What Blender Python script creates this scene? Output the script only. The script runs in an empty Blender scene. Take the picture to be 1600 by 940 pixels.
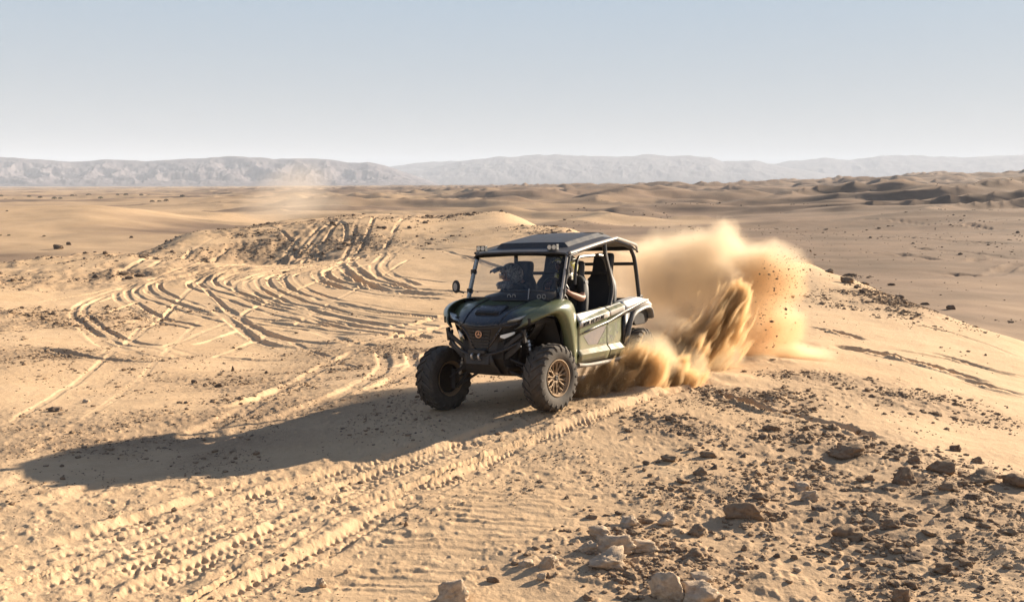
import bpy, bmesh, math, random
import numpy as np
from mathutils import Vector, Matrix, Euler
random.seed(7); RNG = np.random.default_rng(11)
PI = math.pi
sc = bpy.context.scene
# ------------------------------------------------------------------ camera
CAM_H = 2.62
cam_d = bpy.data.cameras.new('camera'); cam = bpy.data.objects.new('camera', cam_d)
sc.collection.objects.link(cam); sc.camera = cam
cam_d.sensor_width = 36.0; cam_d.lens = 35.0
cam_d.clip_start = 0.1; cam_d.clip_end = 60000.0
FPX = 1600 * 35.0 / 36.0
PITCH = math.atan(182 / FPX)
cam.location = (0, 0, CAM_H); cam.rotation_euler = (PI / 2 - PITCH, 0, 0)
# ------------------------------------------------------------------ sky and sun
SUN_AZ = math.radians(33.5)      # towards the sun, from +X to +Y
SUN_EL = math.radians(19.6)
world = bpy.data.worlds.new('World'); sc.world = world; world.use_nodes = True
wn = world.node_tree.nodes; wl = world.node_tree.links
bgn = wn['Background']; sky = wn.new('ShaderNodeTexSky'); sky.sky_type = 'NISHITA'
sky.sun_disc = False; sky.sun_elevation = SUN_EL; sky.sun_rotation = PI / 2 - SUN_AZ
sky.air_density = 1.0; sky.dust_density = 2.2; sky.ozone_density = 1.5; sky.altitude = 300
# pale desert air: the sky texture, calmed, over an elevation gradient
hsv = wn.new('ShaderNodeHueSaturation'); hsv.inputs['Saturation'].default_value = .75; wl.new(sky.outputs[0], hsv.inputs['Color'])
tcw = wn.new('ShaderNodeTexCoord'); spw = wn.new('ShaderNodeSeparateXYZ'); wl.new(tcw.outputs['Generated'], spw.inputs[0])
rmp = wn.new('ShaderNodeValToRGB'); wl.new(spw.outputs[2], rmp.inputs[0])
rmp.color_ramp.elements[0].position = 0.0; rmp.color_ramp.elements[0].color = (4.0, 4.2, 4.35, 1)
rmp.color_ramp.elements[1].position = .6; rmp.color_ramp.elements[1].color = (.9, 1.4, 2.5, 1)
e_ = rmp.color_ramp.elements.new(.06); e_.color = (3.95, 4.3, 4.6, 1)
e_ = rmp.color_ramp.elements.new(.18); e_.color = (3.3, 4.15, 5.05, 1)
e_ = rmp.color_ramp.elements.new(.32); e_.color = (1.8, 2.5, 3.7, 1)
mxw = wn.new('ShaderNodeMix'); mxw.data_type = 'RGBA'; mxw.inputs[0].default_value = .95
wl.new(hsv.outputs[0], mxw.inputs[6]); wl.new(rmp.outputs[0], mxw.inputs[7])
wl.new(mxw.outputs[2], bgn.inputs['Color']); bgn.inputs['Strength'].default_value = 0.050
sun_d = bpy.data.lights.new('sun', 'SUN'); sun = bpy.data.objects.new('sun', sun_d)
sc.collection.objects.link(sun)
sun_d.energy = 5.0; sun_d.angle = math.radians(0.5); sun_d.color = (1.0, 0.85, 0.665)
sdir = Vector((math.cos(SUN_AZ) * math.cos(SUN_EL), math.sin(SUN_AZ) * math.cos(SUN_EL), math.sin(SUN_EL)))
sun.rotation_euler = sdir.to_track_quat('Z', 'Y').to_euler(); sun.location = (20, 20, 20)
sc.view_settings.view_transform = 'Standard'; sc.view_settings.look = 'None'
sc.view_settings.gamma = 1.0; sc.view_settings.use_curve_mapping = False
sc.view_settings.exposure = 1.36
sc.render.engine = 'CYCLES'
sc.cycles.use_denoising = True; sc.cycles.volume_bounces = 3; sc.cycles.transparent_max_bounces = 24
sc.cycles.max_bounces = 8; sc.cycles.volume_max_steps = 512; sc.cycles.volume_step_rate = 1.0
sc.cycles.sample_clamp_indirect = 8.0
COL = sc.collection

# ------------------------------------------------------------------ small helpers
def tag(o, label=None, cat=None, group=None, kind=None):
    if label: o['label'] = label
    if cat: o['category'] = cat
    if group: o['group'] = group
    if kind: o['kind'] = kind
    return o

def mesh_np(name, verts, quads=None, tris=None, mat=None, smooth=True):
    me = bpy.data.meshes.new(name)
    nq = 0 if quads is None else len(quads); nt = 0 if tris is None else len(tris)
    me.vertices.add(len(verts)); me.vertices.foreach_set('co', np.ascontiguousarray(verts, np.float32).ravel())
    li = []
    if nq: li.append(np.asarray(quads, np.int32).ravel())
    if nt: li.append(np.asarray(tris, np.int32).ravel())
    li = np.concatenate(li); me.loops.add(len(li)); me.loops.foreach_set('vertex_index', li)
    me.polygons.add(nq + nt)
    st = np.concatenate([np.arange(nq) * 4, nq * 4 + np.arange(nt) * 3]).astype(np.int32)
    me.polygons.foreach_set('loop_start', st)
    me.polygons.foreach_set('use_smooth', np.full(nq + nt, smooth))
    me.update(calc_edges=True)
    if mat: me.materials.append(mat)
    o = bpy.data.objects.new(name, me); COL.objects.link(o)
    return o

def nodes_of(m):
    m.use_nodes = True
    return m.node_tree.nodes, m.node_tree.links, m.node_tree.nodes['Principled BSDF']

# ------------------------------------------------------------------ noise
_P = np.random.default_rng(5).random(1 << 16).astype(np.float32)
def _h(ix, iy, s):
    return _P[((ix * 73856093) ^ (iy * 19349663) ^ (s * 83492791)) & 65535]
def vnoise(x, y, s=0):
    fx = np.floor(x); fy = np.floor(y); ix = fx.astype(np.int64); iy = fy.astype(np.int64)
    tx = (x - fx); ty = (y - fy); tx = tx * tx * (3 - 2 * tx); ty = ty * ty * (3 - 2 * ty)
    a = _h(ix, iy, s); b = _h(ix + 1, iy, s); c = _h(ix, iy + 1, s); d = _h(ix + 1, iy + 1, s)
    return ((a + (b - a) * tx) * (1 - ty) + (c + (d - c) * tx) * ty) * 2 - 1
def fbm(x, y, o=4, s=0, g=0.5):
    r = 0; a = 1; n = 0
    for k in range(o):
        ca, sa = math.cos(0.7 * k + .3), math.sin(0.7 * k + .3)
        r = r + a * vnoise((x * ca - y * sa) * 2 ** k, (x * sa + y * ca) * 2 ** k, s + k * 7); n += a; a *= g
    return r / n
def sstep(a, b, x):
    t = np.clip((x - a) / (b - a), 0, 1); return t * t * (3 - 2 * t)
# ------------------------------------------------------------------ ground: one sheet, polar grid round the viewpoint
SP, CP = math.sin(PITCH), math.cos(PITCH)
def pray(px, py):
    a = (px - 800) / FPX; b = (470 - py) / FPX
    return np.array([a, CP + b * SP, -SP + b * CP])
def zat(py, Y, px=800):
    d = pray(px, py); return CAM_H + Y * d[2] / d[1]
def vis(py, Y): return (Y, zat(py, Y))
FAR = [(150, -8), (600, -8), (9000, -8)]
PROF = {   # column in the photograph: (distance, height) down the line of sight
 -300: [(3,0),(8,0),(12,-.3),(16,-.7),(24,-1.1),(34,-1.2),(42,-1.1),(55,-3),(80,-5.5),(150,-5.5),(210,-2.6),(320,-8),(9000,-8)],
 0: [(3,0),(8,0),(11,-.15),(16,-.6),(22,-1.0),(30,-1.15),vis(441,37),vis(404,46),(58,-3.6),(85,-5.3),(150,-5.6),vis(327,215),(320,-8),(9000,-8)],
 150: [(3,0),(8,0),(12,-.2),(16,-.65),(22,-1.05),(30,-1.25),vis(436,39),vis(384,50),(62,-3.2),(90,-5.2),(150,-5.4),vis(318,225),(320,-8),(9000,-8)],
 300: [(3,0),(8,0),(13,-.25),(16.5,-.7),(22,-1.1),(29,-1.35),vis(440,38),vis(404,46),vis(353,64),(75,-2.5),(110,-5),(180,-5.5),vis(334,260),(340,-8),(9000,-8)],
 430: [(3,0),(8,0),(13,-.2),(17,-.7),(22,-1.1),(29,-1.35),vis(440,38),vis(398,48),vis(340,72),(85,-2.0),(130,-6)]+FAR[1:],
 560: [(3,0),(8,0),(13,-.15),(19,-.75),(28,-1.25),vis(440,38),vis(388,50),vis(334,76),(95,-2.0),(140,-7)]+FAR[1:],
 680: [(3,0),(8,.03),(13,-.1),(19,-.7),(28,-1.2),vis(440,38),vis(388,50),vis(338,76),(100,-2.5),(140,-7)]+FAR[1:],
 790: [(3,0),(8,.03),(13,-.1),(19,-.7),(28,-1.2),vis(430,39),vis(370,52),vis(326,72),(95,-2.5),(140,-7)]+FAR[1:],
 900: [(3,0),(8,.04),(13,-.05),(19,-.6),(28,-1.1),vis(430,36),vis(375,47),vis(352,60),(80,-3.5),(120,-7)]+FAR[1:],
 1000: [(3,0),(8,.04),(13,0),(18,-.2),(26,-.8),(34,-.8),vis(390,44),(60,-3.5),(100,-6.0),(200,-7)]+FAR[1:],
 1120: [(3,0),(8,.04),(13,.03),(18,.05),(26,0),vis(402,33),(48,-2.5),(75,-5.5),(200,-6.8)]+FAR[1:],
 1270: [(3,0),(8,.02),(11,0),(15,.02),(21,.08),(26,.28),vis(401,31),(40,-1.5),(60,-5),(100,-5.5),(200,-6.5),(500,-6.5),(800,-8),(1500,1.5),(2300,-8),(9000,-8)],
 1350: [(3,0),(8,.02),(11,0),(15,-.05),(20,0),vis(436,26.5),(35,-2),(55,-5),(100,-5.5),(200,-6.2),(500,-5.6),(750,-8),(1500,4.5),(2300,-8),(9000,-8)],
 1440: [(3,0),(7,.05),(9,.05),(12,-.08),(17,-.12),vis(469,22.5),(30,-2),(50,-5),(100,-5.5),(200,-6),(500,-4.2),(750,-8),(1500,9),(2300,-8),(9000,-8)],
 1520: [(3,0),(6,.05),(8.3,.06),(11,-.15),(16,-.28),vis(496,21),(30,-2.6),(50,-5),(100,-5.5),(200,-5.5),(500,-3),(750,-8),(1500,12),(2300,-8),(9000,-8)],
 1600: [(3,0),(6,.08),(8,.06),(10,-.12),(15,-.38),vis(520,20),(30,-3.4),(50,-5.3),(100,-5.5),(200,-5.2),(500,-2.1),(750,-8),(1500,16),(2300,-8),(9000,-8)],
 1800: [(3,0),(6,.1),(8,.0),(10,-.2),(14,-.6),(19,-1.2),(30,-4),(50,-5.5),(100,-5.5),(200,-4.5),(450,0),(750,-8),(1500,22),(2300,-8),(9000,-8)],
}
LR0, LR1, NLR = math.log(2.0), math.log(9000.0), 700
_lr = np.linspace(LR0, LR1, NLR)
_cols = sorted(PROF); _th = []; _rows = []
for c in _cols:
    u = (c - 800) / FPX / CP; k = math.sqrt(1 + u * u); _th.append(math.atan(u))
    P = PROF[c]; Yl = np.log([p[0] * k for p in P]); Z = [p[1] for p in P]
    _rows.append(np.interp(_lr, Yl, Z))
NTH = 241; _tg = np.linspace(_th[0], _th[-1], NTH)
_rows = np.array(_rows)
BASE = np.stack([np.interp(_tg, _th, _rows[:, i]) for i in range(NLR)], 0)     # [lr, th]
def _blur(A, ax, n):
    k = np.hanning(n + 2)[1:-1]; k /= k.sum(); p = n // 2
    A = np.pad(A, [(p, p) if i == ax else (0, 0) for i in range(2)], mode='edge')
    return np.apply_along_axis(lambda v: np.convolve(v, k, 'valid'), ax, A)
BASE = _blur(_blur(BASE, 0, 15), 1, 11)
def base_h(x, y):
    r = np.sqrt(x * x + y * y) + 1e-6; th = np.arctan2(x, y)
    t = np.clip((th - _tg[0]) / (_tg[-1] - _tg[0]), 0, 1) * (NTH - 1)
    l = np.clip((np.log(r) - LR0) / (LR1 - LR0), 0, 1) * (NLR - 1)
    i = np.minimum(l.astype(int), NLR - 2); j = np.minimum(t.astype(int), NTH - 2); a = l - i; b = t - j
    z = (BASE[i, j] * (1 - a) + BASE[i + 1, j] * a) * (1 - b) + (BASE[i, j + 1] * (1 - a) + BASE[i + 1, j + 1] * a) * b
    # outside the fan the two edge profiles blend round behind the viewpoint
    out = np.clip((np.abs(th) - 0.5) / 2.0, 0, 1)
    return z * (1 - out) + out * np.where(r < 60, 0.15 - r * 0.08, -8 + 0 * r) * 0.8

# the buggy's pose (world) and its wheel contacts; the ground is trimmed to carry the tyres
VEH_M = Matrix.Translation((0.4332, 12.2142, CAM_H - 2.62486)) @ Euler((0.0492, -0.0639, -2.10646), 'XYZ').to_matrix().to_4x4()
WHEELS = {'FL': (1.145, .675, .385), 'FR': (1.17, -.745, .315), 'RL': (-1.21, .70, .42), 'RR': (-1.21, -.70, .40)}
TR = 0.385
_cp = []
for k, w in WHEELS.items():
    c = VEH_M @ Vector(w); _cp.append((c.x, c.y, c.z - TR + 0.03))
_cp = np.array(_cp)
_A = np.c_[_cp[:, :2], np.ones(4)]; _pl = np.linalg.lstsq(_A, _cp[:, 2], rcond=None)[0]
_res = _cp[:, 2] - _A @ _pl
def trim(x, y, z):
    cx, cy = _cp[:, 0].mean(), _cp[:, 1].mean()
    w = np.exp(-(((x - cx) ** 2 + (y - cy) ** 2) / 2.3 ** 2) ** 1.6)
    t = _pl[0] * x + _pl[1] * y + _pl[2]
    z = z * (1 - w) + t * w
    for (a, b, _), e in zip(_cp, _res):
        z = z + e * np.exp(-((x - a) ** 2 + (y - b) ** 2) / .5 ** 2)
    return z
def smooth_h(x, y):
    x = np.asarray(x, float); y = np.asarray(y, float)
    return trim(x, y, base_h(x, y))
def hit(px, py, zoff=0.0):
    """where the line of sight through a point of the photograph meets the smooth ground"""
    d = pray(px, py); d = d / d[1]
    Y = np.exp(np.linspace(math.log(4.5), math.log(3000), 1500))
    x = Y * d[0]; z = CAM_H + Y * d[2]
    g = smooth_h(x, Y) + zoff; k = np.argmax(z < g)
    if k == 0: k = 1
    f0, f1 = z[k - 1] - g[k - 1], z[k] - g[k]; t = f0 / (f0 - f1 + 1e-9) if f0 > 0 else 0
    yy = Y[k - 1] + (Y[k] - Y[k - 1]) * t
    return np.array([yy * d[0], yy])
def catmull(P, n=10):
    P = [np.asarray(p, float) for p in P]; P = [2 * P[0] - P[1]] + P + [2 * P[-1] - P[-2]]; o = []
    for i in range(1, len(P) - 2):
        for k in range(n):
            t = k / n; a, b, c, d = P[i - 1:i + 3]
            o.append(.5 * ((2 * b) + (-a + c) * t + (2 * a - 5 * b + 4 * c - d) * t * t + (-a + 3 * b - 3 * c + d) * t ** 3))
    o.append(P[-2]); return np.array(o)

# --- tyre tracks: (points in the photograph, width m, depth m, berm, tread)
TRK = []
def trk(pts, w=.30, d=.07, berm=.6, tread=0.0): TRK.append((pts, w, d, berm, tread))
def arc(s, ap, m, e, **k):
    for q in (0, 1):
        dx = q * 17; dy = -q * 2
        trk([(s[0]+dx*.6, s[1]), ((s[0]*.45+ap[0]*.55)+6+dx, (s[1]*.45+ap[1]*.55)-4+dy), (ap[0]+dx, ap[1]+dy), (m[0]+dx, m[1]-q*5), (e[0]+dx, e[1]-q*4)], **k)
# nested turning tracks in the hollow
D1 = dict(w=.17, d=.066, berm=.25)
arc((330,405),(118,478),(160,525),(300,560), w=.2, d=.05, berm=.2)
arc((400,396),(186,452),(215,490),(300,515), w=.2, d=.055, berm=.25)
arc((410,400),(212,452),(285,486),(470,520), **D1)
arc((455,398),(232,446),(330,492),(560,512), **D1)
arc((490,394),(296,440),(352,468),(560,515), **D1)
arc((520,392),(318,437),(385,470),(590,512), **D1)
arc((545,392),(338,440),(420,474),(640,512), **D1)
arc((560,388),(366,444),(440,484),(660,530), **D1)
arc((590,388),(384,438),(470,490),(680,524), **D1)
arc((600,386),(402,436),(480,482),(690,515), **D1)
arc((615,384),(420,434),(500,478),(690,503), **D1)
arc((628,384),(444,432),(520,476),(700,500), **D1)
arc((560,384),(492,430),(560,455),(700,470), w=.3, d=.1, berm=.8)
arc((555,382),(531,412),(590,450),(720,462), w=.34, d=.12, berm=.8)
arc((600,384),(583,415),(592,430),(640,450), w=.3, d=.07)
trk([(325,475),(360,500),(410,535),(480,542),(560,535),(700,510)], w=.3, d=.10, berm=.3)
trk([(345,476),(380,500),(440,528),(520,535),(600,525)], w=.28, d=.09, berm=.2)
trk([(560,512),(640,506),(700,494),(760,488)], w=.3, d=.10, berm=.2)
trk([(500,520),(600,522),(700,508),(780,500)], w=.3, d=.10, berm=.2)
trk([(470,548),(560,532),(650,528),(720,522)], w=.2, d=.055, berm=.25)
trk([(400,500),(470,510),(560,535),(640,540)], w=.28, d=.07, berm=.2)
trk([(300,556),(400,562),(520,555),(640,545)], w=.3, d=.06)
trk([(118,500),(170,540),(240,560),(340,563)], w=.35, d=.07)
trk([(0,545),(70,545),(150,562),(250,570)], w=.3, d=.05)
for a in ([(150,470),(300,432),(480,408),(600,398)], [(250,545),(400,480),(520,430),(600,405)], [(640,405),(560,450),(430,520),(330,560)], [(300,425),(340,470),(470,540),(560,575)], [(120,520),(240,500),(400,500),(560,520)],
          [(700,440),(600,430),(500,440),(420,470)], [(680,470),(560,480),(430,500),(300,540)], [(360,410),(300,450),(250,500),(150,560)], [(60,470),(160,455),(240,430)], [(0,520),(120,500),(220,470)]):
    trk(a, w=.16, d=.045, berm=.3)
# pale crossing lanes
trk([(0,658),(60,625),(125,585),(190,525),(238,484)], w=.5, d=-.010, berm=0.)
trk([(30,706),(120,650),(195,597),(255,540),(305,496)], w=.5, d=-.010, berm=0.)
trk([(14,662),(80,622),(140,583),(205,525),(250,486)], w=.12, d=.020, berm=.0)
trk([(45,712),(135,655),(210,600),(268,543),(314,500)], w=.12, d=.020, berm=.0)
# the mound: criss-cross tracks
for a in ([(205,420),(262,388),(330,364),(420,352)], [(225,424),(290,392),(360,366)], [(180,430),(240,400),(300,372)],
          [(375,402),(430,378),(500,350),(530,342)], [(395,400),(450,380),(520,352)], [(415,400),(470,376),(505,366),(535,350)],
          [(440,398),(462,372),(500,356)], [(466,396),(478,374),(497,366),(500,380)], [(480,397),(500,372),(535,368),(538,355),(505,350)],
          [(420,352),(455,364),(500,378)], [(520,398),(545,372),(560,352),(572,342)], [(540,390),(575,362),(592,340)], [(598,378),(622,356),(636,344)]):
    trk(a, w=.24, d=.075, berm=.3)
trk([(490,384),(560,380),(660,384),(720,400),(790,420)], w=.25, d=.06)
trk([(600,390),(680,386),(740,392),(800,396)], w=.3, d=.07)
# ruts in front of the buggy
trk([(690,545),(600,580),(500,630),(380,668),(230,720)], w=.24, d=.035, berm=.3)
trk([(595,545),(600,572),(560,602),(470,640),(350,680)], w=.26, d=.045, berm=.3)
trk([(640,548),(645,570),(600,600),(520,622)], w=.24, d=.05, berm=.3)
trk([(520,560),(455,600),(380,642),(260,690)], w=.28, d=.04, berm=.3)
trk([(560,545),(500,575),(430,612),(330,650)], w=.24, d=.05)
# long wheel tracks coming down to the lower left
TT = dict(w=.23, d=.042, berm=.35, tread=1.0)
trk([(1120,596),(1040,614),(950,645),(860,680),(780,715),(690,759),(594,806),(519,849),(456,880),(362,930),(300,968)], **TT)
trk([(1075,604),(980,632),(900,660),(800,706),(728,740),(615,772),(500,806),(419,840),(300,890),(180,945)], **TT)
trk([(900,640),(800,668),(690,712),(560,765),(420,828),(280,890),(150,950)], **TT)
trk([(850,642),(720,690),(600,735),(480,780),(340,838),(200,895),(80,950)], **TT)
trk([(760,680),(640,718),(500,765),(360,820),(220,878),(100,930)], **TT)
trk([(700,682),(560,730),(420,778),(280,832),(150,885),(20,940)], **TT)
trk([(640,700),(480,748),(330,800),(180,855),(20,915)], w=.27, d=.045, berm=.5, tread=.8)
trk([(520,735),(360,780),(200,835),(60,885),(-40,920)], w=.27, d=.04, berm=.5, tread=.8)
trk([(420,745),(250,800),(120,842),(-20,885)], w=.25, d=.04, berm=.5, tread=.6)
trk([(930,645),(840,680),(760,712),(650,755),(540,800),(450,852),(350,905),(260,955)], w=.07, d=.045, berm=.8)
trk([(600,705),(440,762),(280,818),(100,885),(-20,925)], w=.07, d=.045, berm=.8)
trk([(250,735),(120,770),(0,800)], w=.3, d=.04, berm=.6)
trk([(150,690),(60,740),(-20,780)], w=.3, d=.05, berm=.6)
# right-hand slope
trk([(1252,508),(1320,522),(1360,532)], w=.18, d=.07)
trk([(1290,540),(1350,548),(1420,562),(1470,578),(1560,602)], w=.22, d=.09)
trk([(1370,542),(1430,550),(1500,566),(1600,592)], w=.18, d=.07)
trk([(1420,505),(1500,522),(1600,560)], w=.14, d=.05)
trk([(1430,546),(1480,556),(1560,580),(1620,592)], w=.18, d=.06)
trk([(1480,586),(1540,604),(1620,622)], w=.22, d=.09)
trk([(1500,640),(1560,652),(1620,668)], w=.1, d=.03)
trk([(1100,606),(1180,636),(1240,648),(1300,664),(1390,686)], w=.16, d=.07, berm=.9)
trk([(1120,612),(1160,622),(1230,640)], w=.1, d=.04, berm=.9)
# valley tracks
for a in ([(1330,372),(1400,372),(1500,378),(1600,384)], [(1390,388),(1450,390),(1530,398),(1610,410)], [(1320,392),(1400,398),(1480,410)], [(1320,350),(1420,352),(1600,362)],
          [(1500,412),(1540,405),(1600,402)], [(1420,420),(1500,426),(1600,434)], [(1540,432),(1570,420),(1600,412)]):
    trk(a, w=1.6, d=.35, berm=.6)

# grid
th_d = math.radians(31.0); dense = np.linspace(-th_d, th_d, 1180)
n_out = 70; k_ = np.linspace(0, 1, n_out + 1)[1:] ** 1.7
outp = th_d + (PI - th_d) * k_
TH = np.concatenate([-outp[::-1][0:], dense, outp]); TH = TH[1:] if False else TH
rs = [0.02, .6, 1.2, 1.8, 2.4, 2.9, 3.3, 3.7, 4.0]
r = 4.0
while r < 9500:
    if r < 13: d = r * r / 2609 * .85
    elif r < 85: d = min(r * r / 2609 * .85, .0030 * r)
    else: d = .0095 * r
    r += d; rs.append(r)
RR = np.array(rs); NR, NC = len(RR), len(TH)
X = np.outer(RR, np.sin(TH)); Y = np.outer(RR, np.cos(TH))
Z = smooth_h(X, Y)
RAD = np.sqrt(X * X + Y * Y)
def near(m): return np.where(m)
# region masks built from places on the ground
def region(blobs):
    m = np.zeros_like(X)
    for px, py, rx, ry in blobs:       # centre, half sizes in metres (across, along)
        c = hit(px, py); rr = math.hypot(*c); th = math.atan2(c[0], c[1])
        s = X * math.cos(th) - Y * math.sin(th); t = X * math.sin(th) + Y * math.cos(th) - rr
        m = np.maximum(m, np.exp(-((s / rx) ** 2 + (t / ry) ** 2) ** 1.3))
    return m
wob = fbm(X / 1.7, Y / 1.7, 4, 3); wob_b = fbm(X / 14, Y / 14, 5, 9)
# stony ground
ST = region([(1350,800,2.3,1.6),(1150,900,1.6,.8),(1500,800,1.6,1.6),(1250,700,1.5,1.2),(1310,592,.9,.7),(1420,625,1.1,.9),(1080,670,.8,.7),(1000,860,.8,.5),
             (1180,620,1.2,.9),(1280,410,1.0,3.0),(1330,430,1.3,3.0),(1400,470,1.5,2.5),(1500,495,1.5,2.0),(1560,505,1.6,2.0)])
ST = np.clip(ST + .0, 0, 1) * sstep(-.5, .15, wob + .35 * ST)
GR = region([(90,400,16,5),(200,392,12,6),(60,440,10,3.0),(200,425,6,3),(430,372,8,8),(360,368,5,9),(300,372,6,5),(500,345,9,6),(690,342,3,3),(850,358,2.5,5),
             (460,600,2.4,1.8),(300,650,3,1.6),(380,590,2.2,1.2),(560,570,2.2,1.5),(180,700,2.2,1.2),(640,540,2.5,2.5),(30,560,3,3),(50,500,4,3)])
GR = GR * sstep(-.55, .25, wob + wob_b * .3)
CR = region([(600,660,3.4,1.5),(300,760,3.0,1.4),(100,800,2.6,1.6),(480,800,2,1.3),(200,900,2.6,1.0),(850,740,1.4,1.0),(900,650,1.0,1.2)])
WOB2 = fbm(X / 120, Y / 60, 5, 21)
FARB = sstep(60, 110, RAD) * (.24 + .8 * sstep(-.08, .35, WOB2))      # brown desert pavement far off
rv = sstep(.16, .3, np.arctan2(X, Y)) * sstep(38, 60, RAD) * (1 - sstep(900, 1600, RAD) * .3)
FARB = np.clip(FARB + rv * (.82 + .35 * wob_b), 0, 1)
# far dunes
dn = sstep(170, 420, RAD) * (1 - sstep(5200, 7500, RAD))
rg = 1 - np.abs(fbm(X / 150 + .4 * WOB2, Y / 95, 4, 31, .42)) * 2.6
rg = np.clip(rg, -1, 1)
amp = np.interp(RAD, [200, 500, 900, 2000, 6000], [3, 9, 12, 12, 6]) * (.16 + .95 * sstep(-.32, .35, np.arctan2(X, Y)))
Z += dn * amp * (rg * .68 + .16 * fbm(X / 40, Y / 28, 4, 35))
azf = .30 + .8 * sstep(-.46, -.10, np.arctan2(X, Y))
mnd = sstep(.02, .42, fbm(X / 80, Y / 52, 3, 37, .42)); mnd2 = sstep(.05, .40, fbm(X / 30, Y / 22, 3, 39, .4))
Z += sstep(150, 300, RAD) * (1 - sstep(4000, 6000, RAD)) * azf * (np.interp(RAD, [200, 400, 900, 2500], [1.4, 2.0, 1.8, 1.6]) * mnd + 1.0 * mnd2 + np.interp(RAD, [200, 500, 1200], [3.0, 6.5, 8.0]) * np.maximum(0, .5 - 2.1 * np.abs(fbm(X / 80 + .2 * WOB2, Y / 42, 4, 40, .40))))
FARB = np.clip(FARB + dn * azf * (mnd * .25 + mnd2 * .3), 0, 1)
FARB = np.clip(FARB + dn * sstep(-.15, .45, rg) * (.2 + .4 * sstep(-.2, .1, np.arctan2(X, Y))), 0, 1)
# rolling shape nearer
Z += sstep(45, 90, RAD) * (1 - dn) * .5 * fbm(X / 16, Y / 12, 4, 41)
Z += sstep(14, 24, RAD) * (1 - sstep(60, 90, RAD)) * .10 * fbm(X / 4.5, Y / 4.5, 4, 43)
nearw = 1 - sstep(35, 60, RAD)
vehw = np.exp(-(((X - _cp[:, 0].mean()) ** 2 + (Y - _cp[:, 1].mean()) ** 2) / 2.0 ** 2) ** 2)
Z += nearw * (1 - vehw) * .035 * fbm(X / 1.3, Y / 1.3, 3, 45)
# rubble
RPz = 0
for (px, py, rx_, ry_, hh) in ((425,378,6.5,7,-1.0),(330,385,4,5,-.5),(560,352,5,6,.5),(250,400,4,4,.35)):
    c = hit(px, py); Z += hh * np.exp(-((X - c[0]) / rx_) ** 2 - ((Y - c[1]) / ry_) ** 2)
rb = np.maximum(ST, np.maximum(GR * .9, CR * .55))
f1 = fbm(X / .23, Y / .23, 4, 51); f2 = fbm(X / .07, Y / .07, 3, 55)
Z += nearw * rb * (.030 * np.clip(f1, -.2, 1) + .018 * np.maximum(f2 - .12, 0) * 2.2)
Z += nearw * ST * .05 * np.maximum(fbm(X / .55, Y / .55, 3, 57), 0)
Z += nearw * .004 * f2
big = sstep(24, 34, RAD) * (1 - sstep(85, 110, RAD)) * GR
Z += big * (.22 * fbm(X / .9, Y / 1.6, 4, 58) - .10 * np.maximum(fbm(X / .5, Y / .9, 3, 59), 0))
# wind ripples
RP = region([(720,820,.75,.6),(770,790,.6,.5),(640,900,.6,.3),(840,800,.5,.5)]) * (1 - ST)
ph = (Y * .97 + X * .22 + .10 * fbm(X / .5, Y / .25, 3, 61) + .03 * fbm(X / .15, Y / .1, 2, 62)) / .135 * 2 * PI
wv = np.sin(ph + .55 * np.sin(ph)); Z += RP * .0062 * wv * (.5 + .9 * sstep(-.5, .6, fbm(X / .5, Y / .35, 2, 63)))
lf = np.exp(-((X + 1.6) / 3.4) ** 4) * (1 - sstep(10.5, 12.5, Y)) * (Y > 4.5)
Z -= lf * (1 - RP) * .010 * sstep(.30, .62, fbm(X / .06, Y / .07, 2, 64)) * sstep(-.3, .3, fbm(X / .5, Y / .3, 3, 65))
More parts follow.
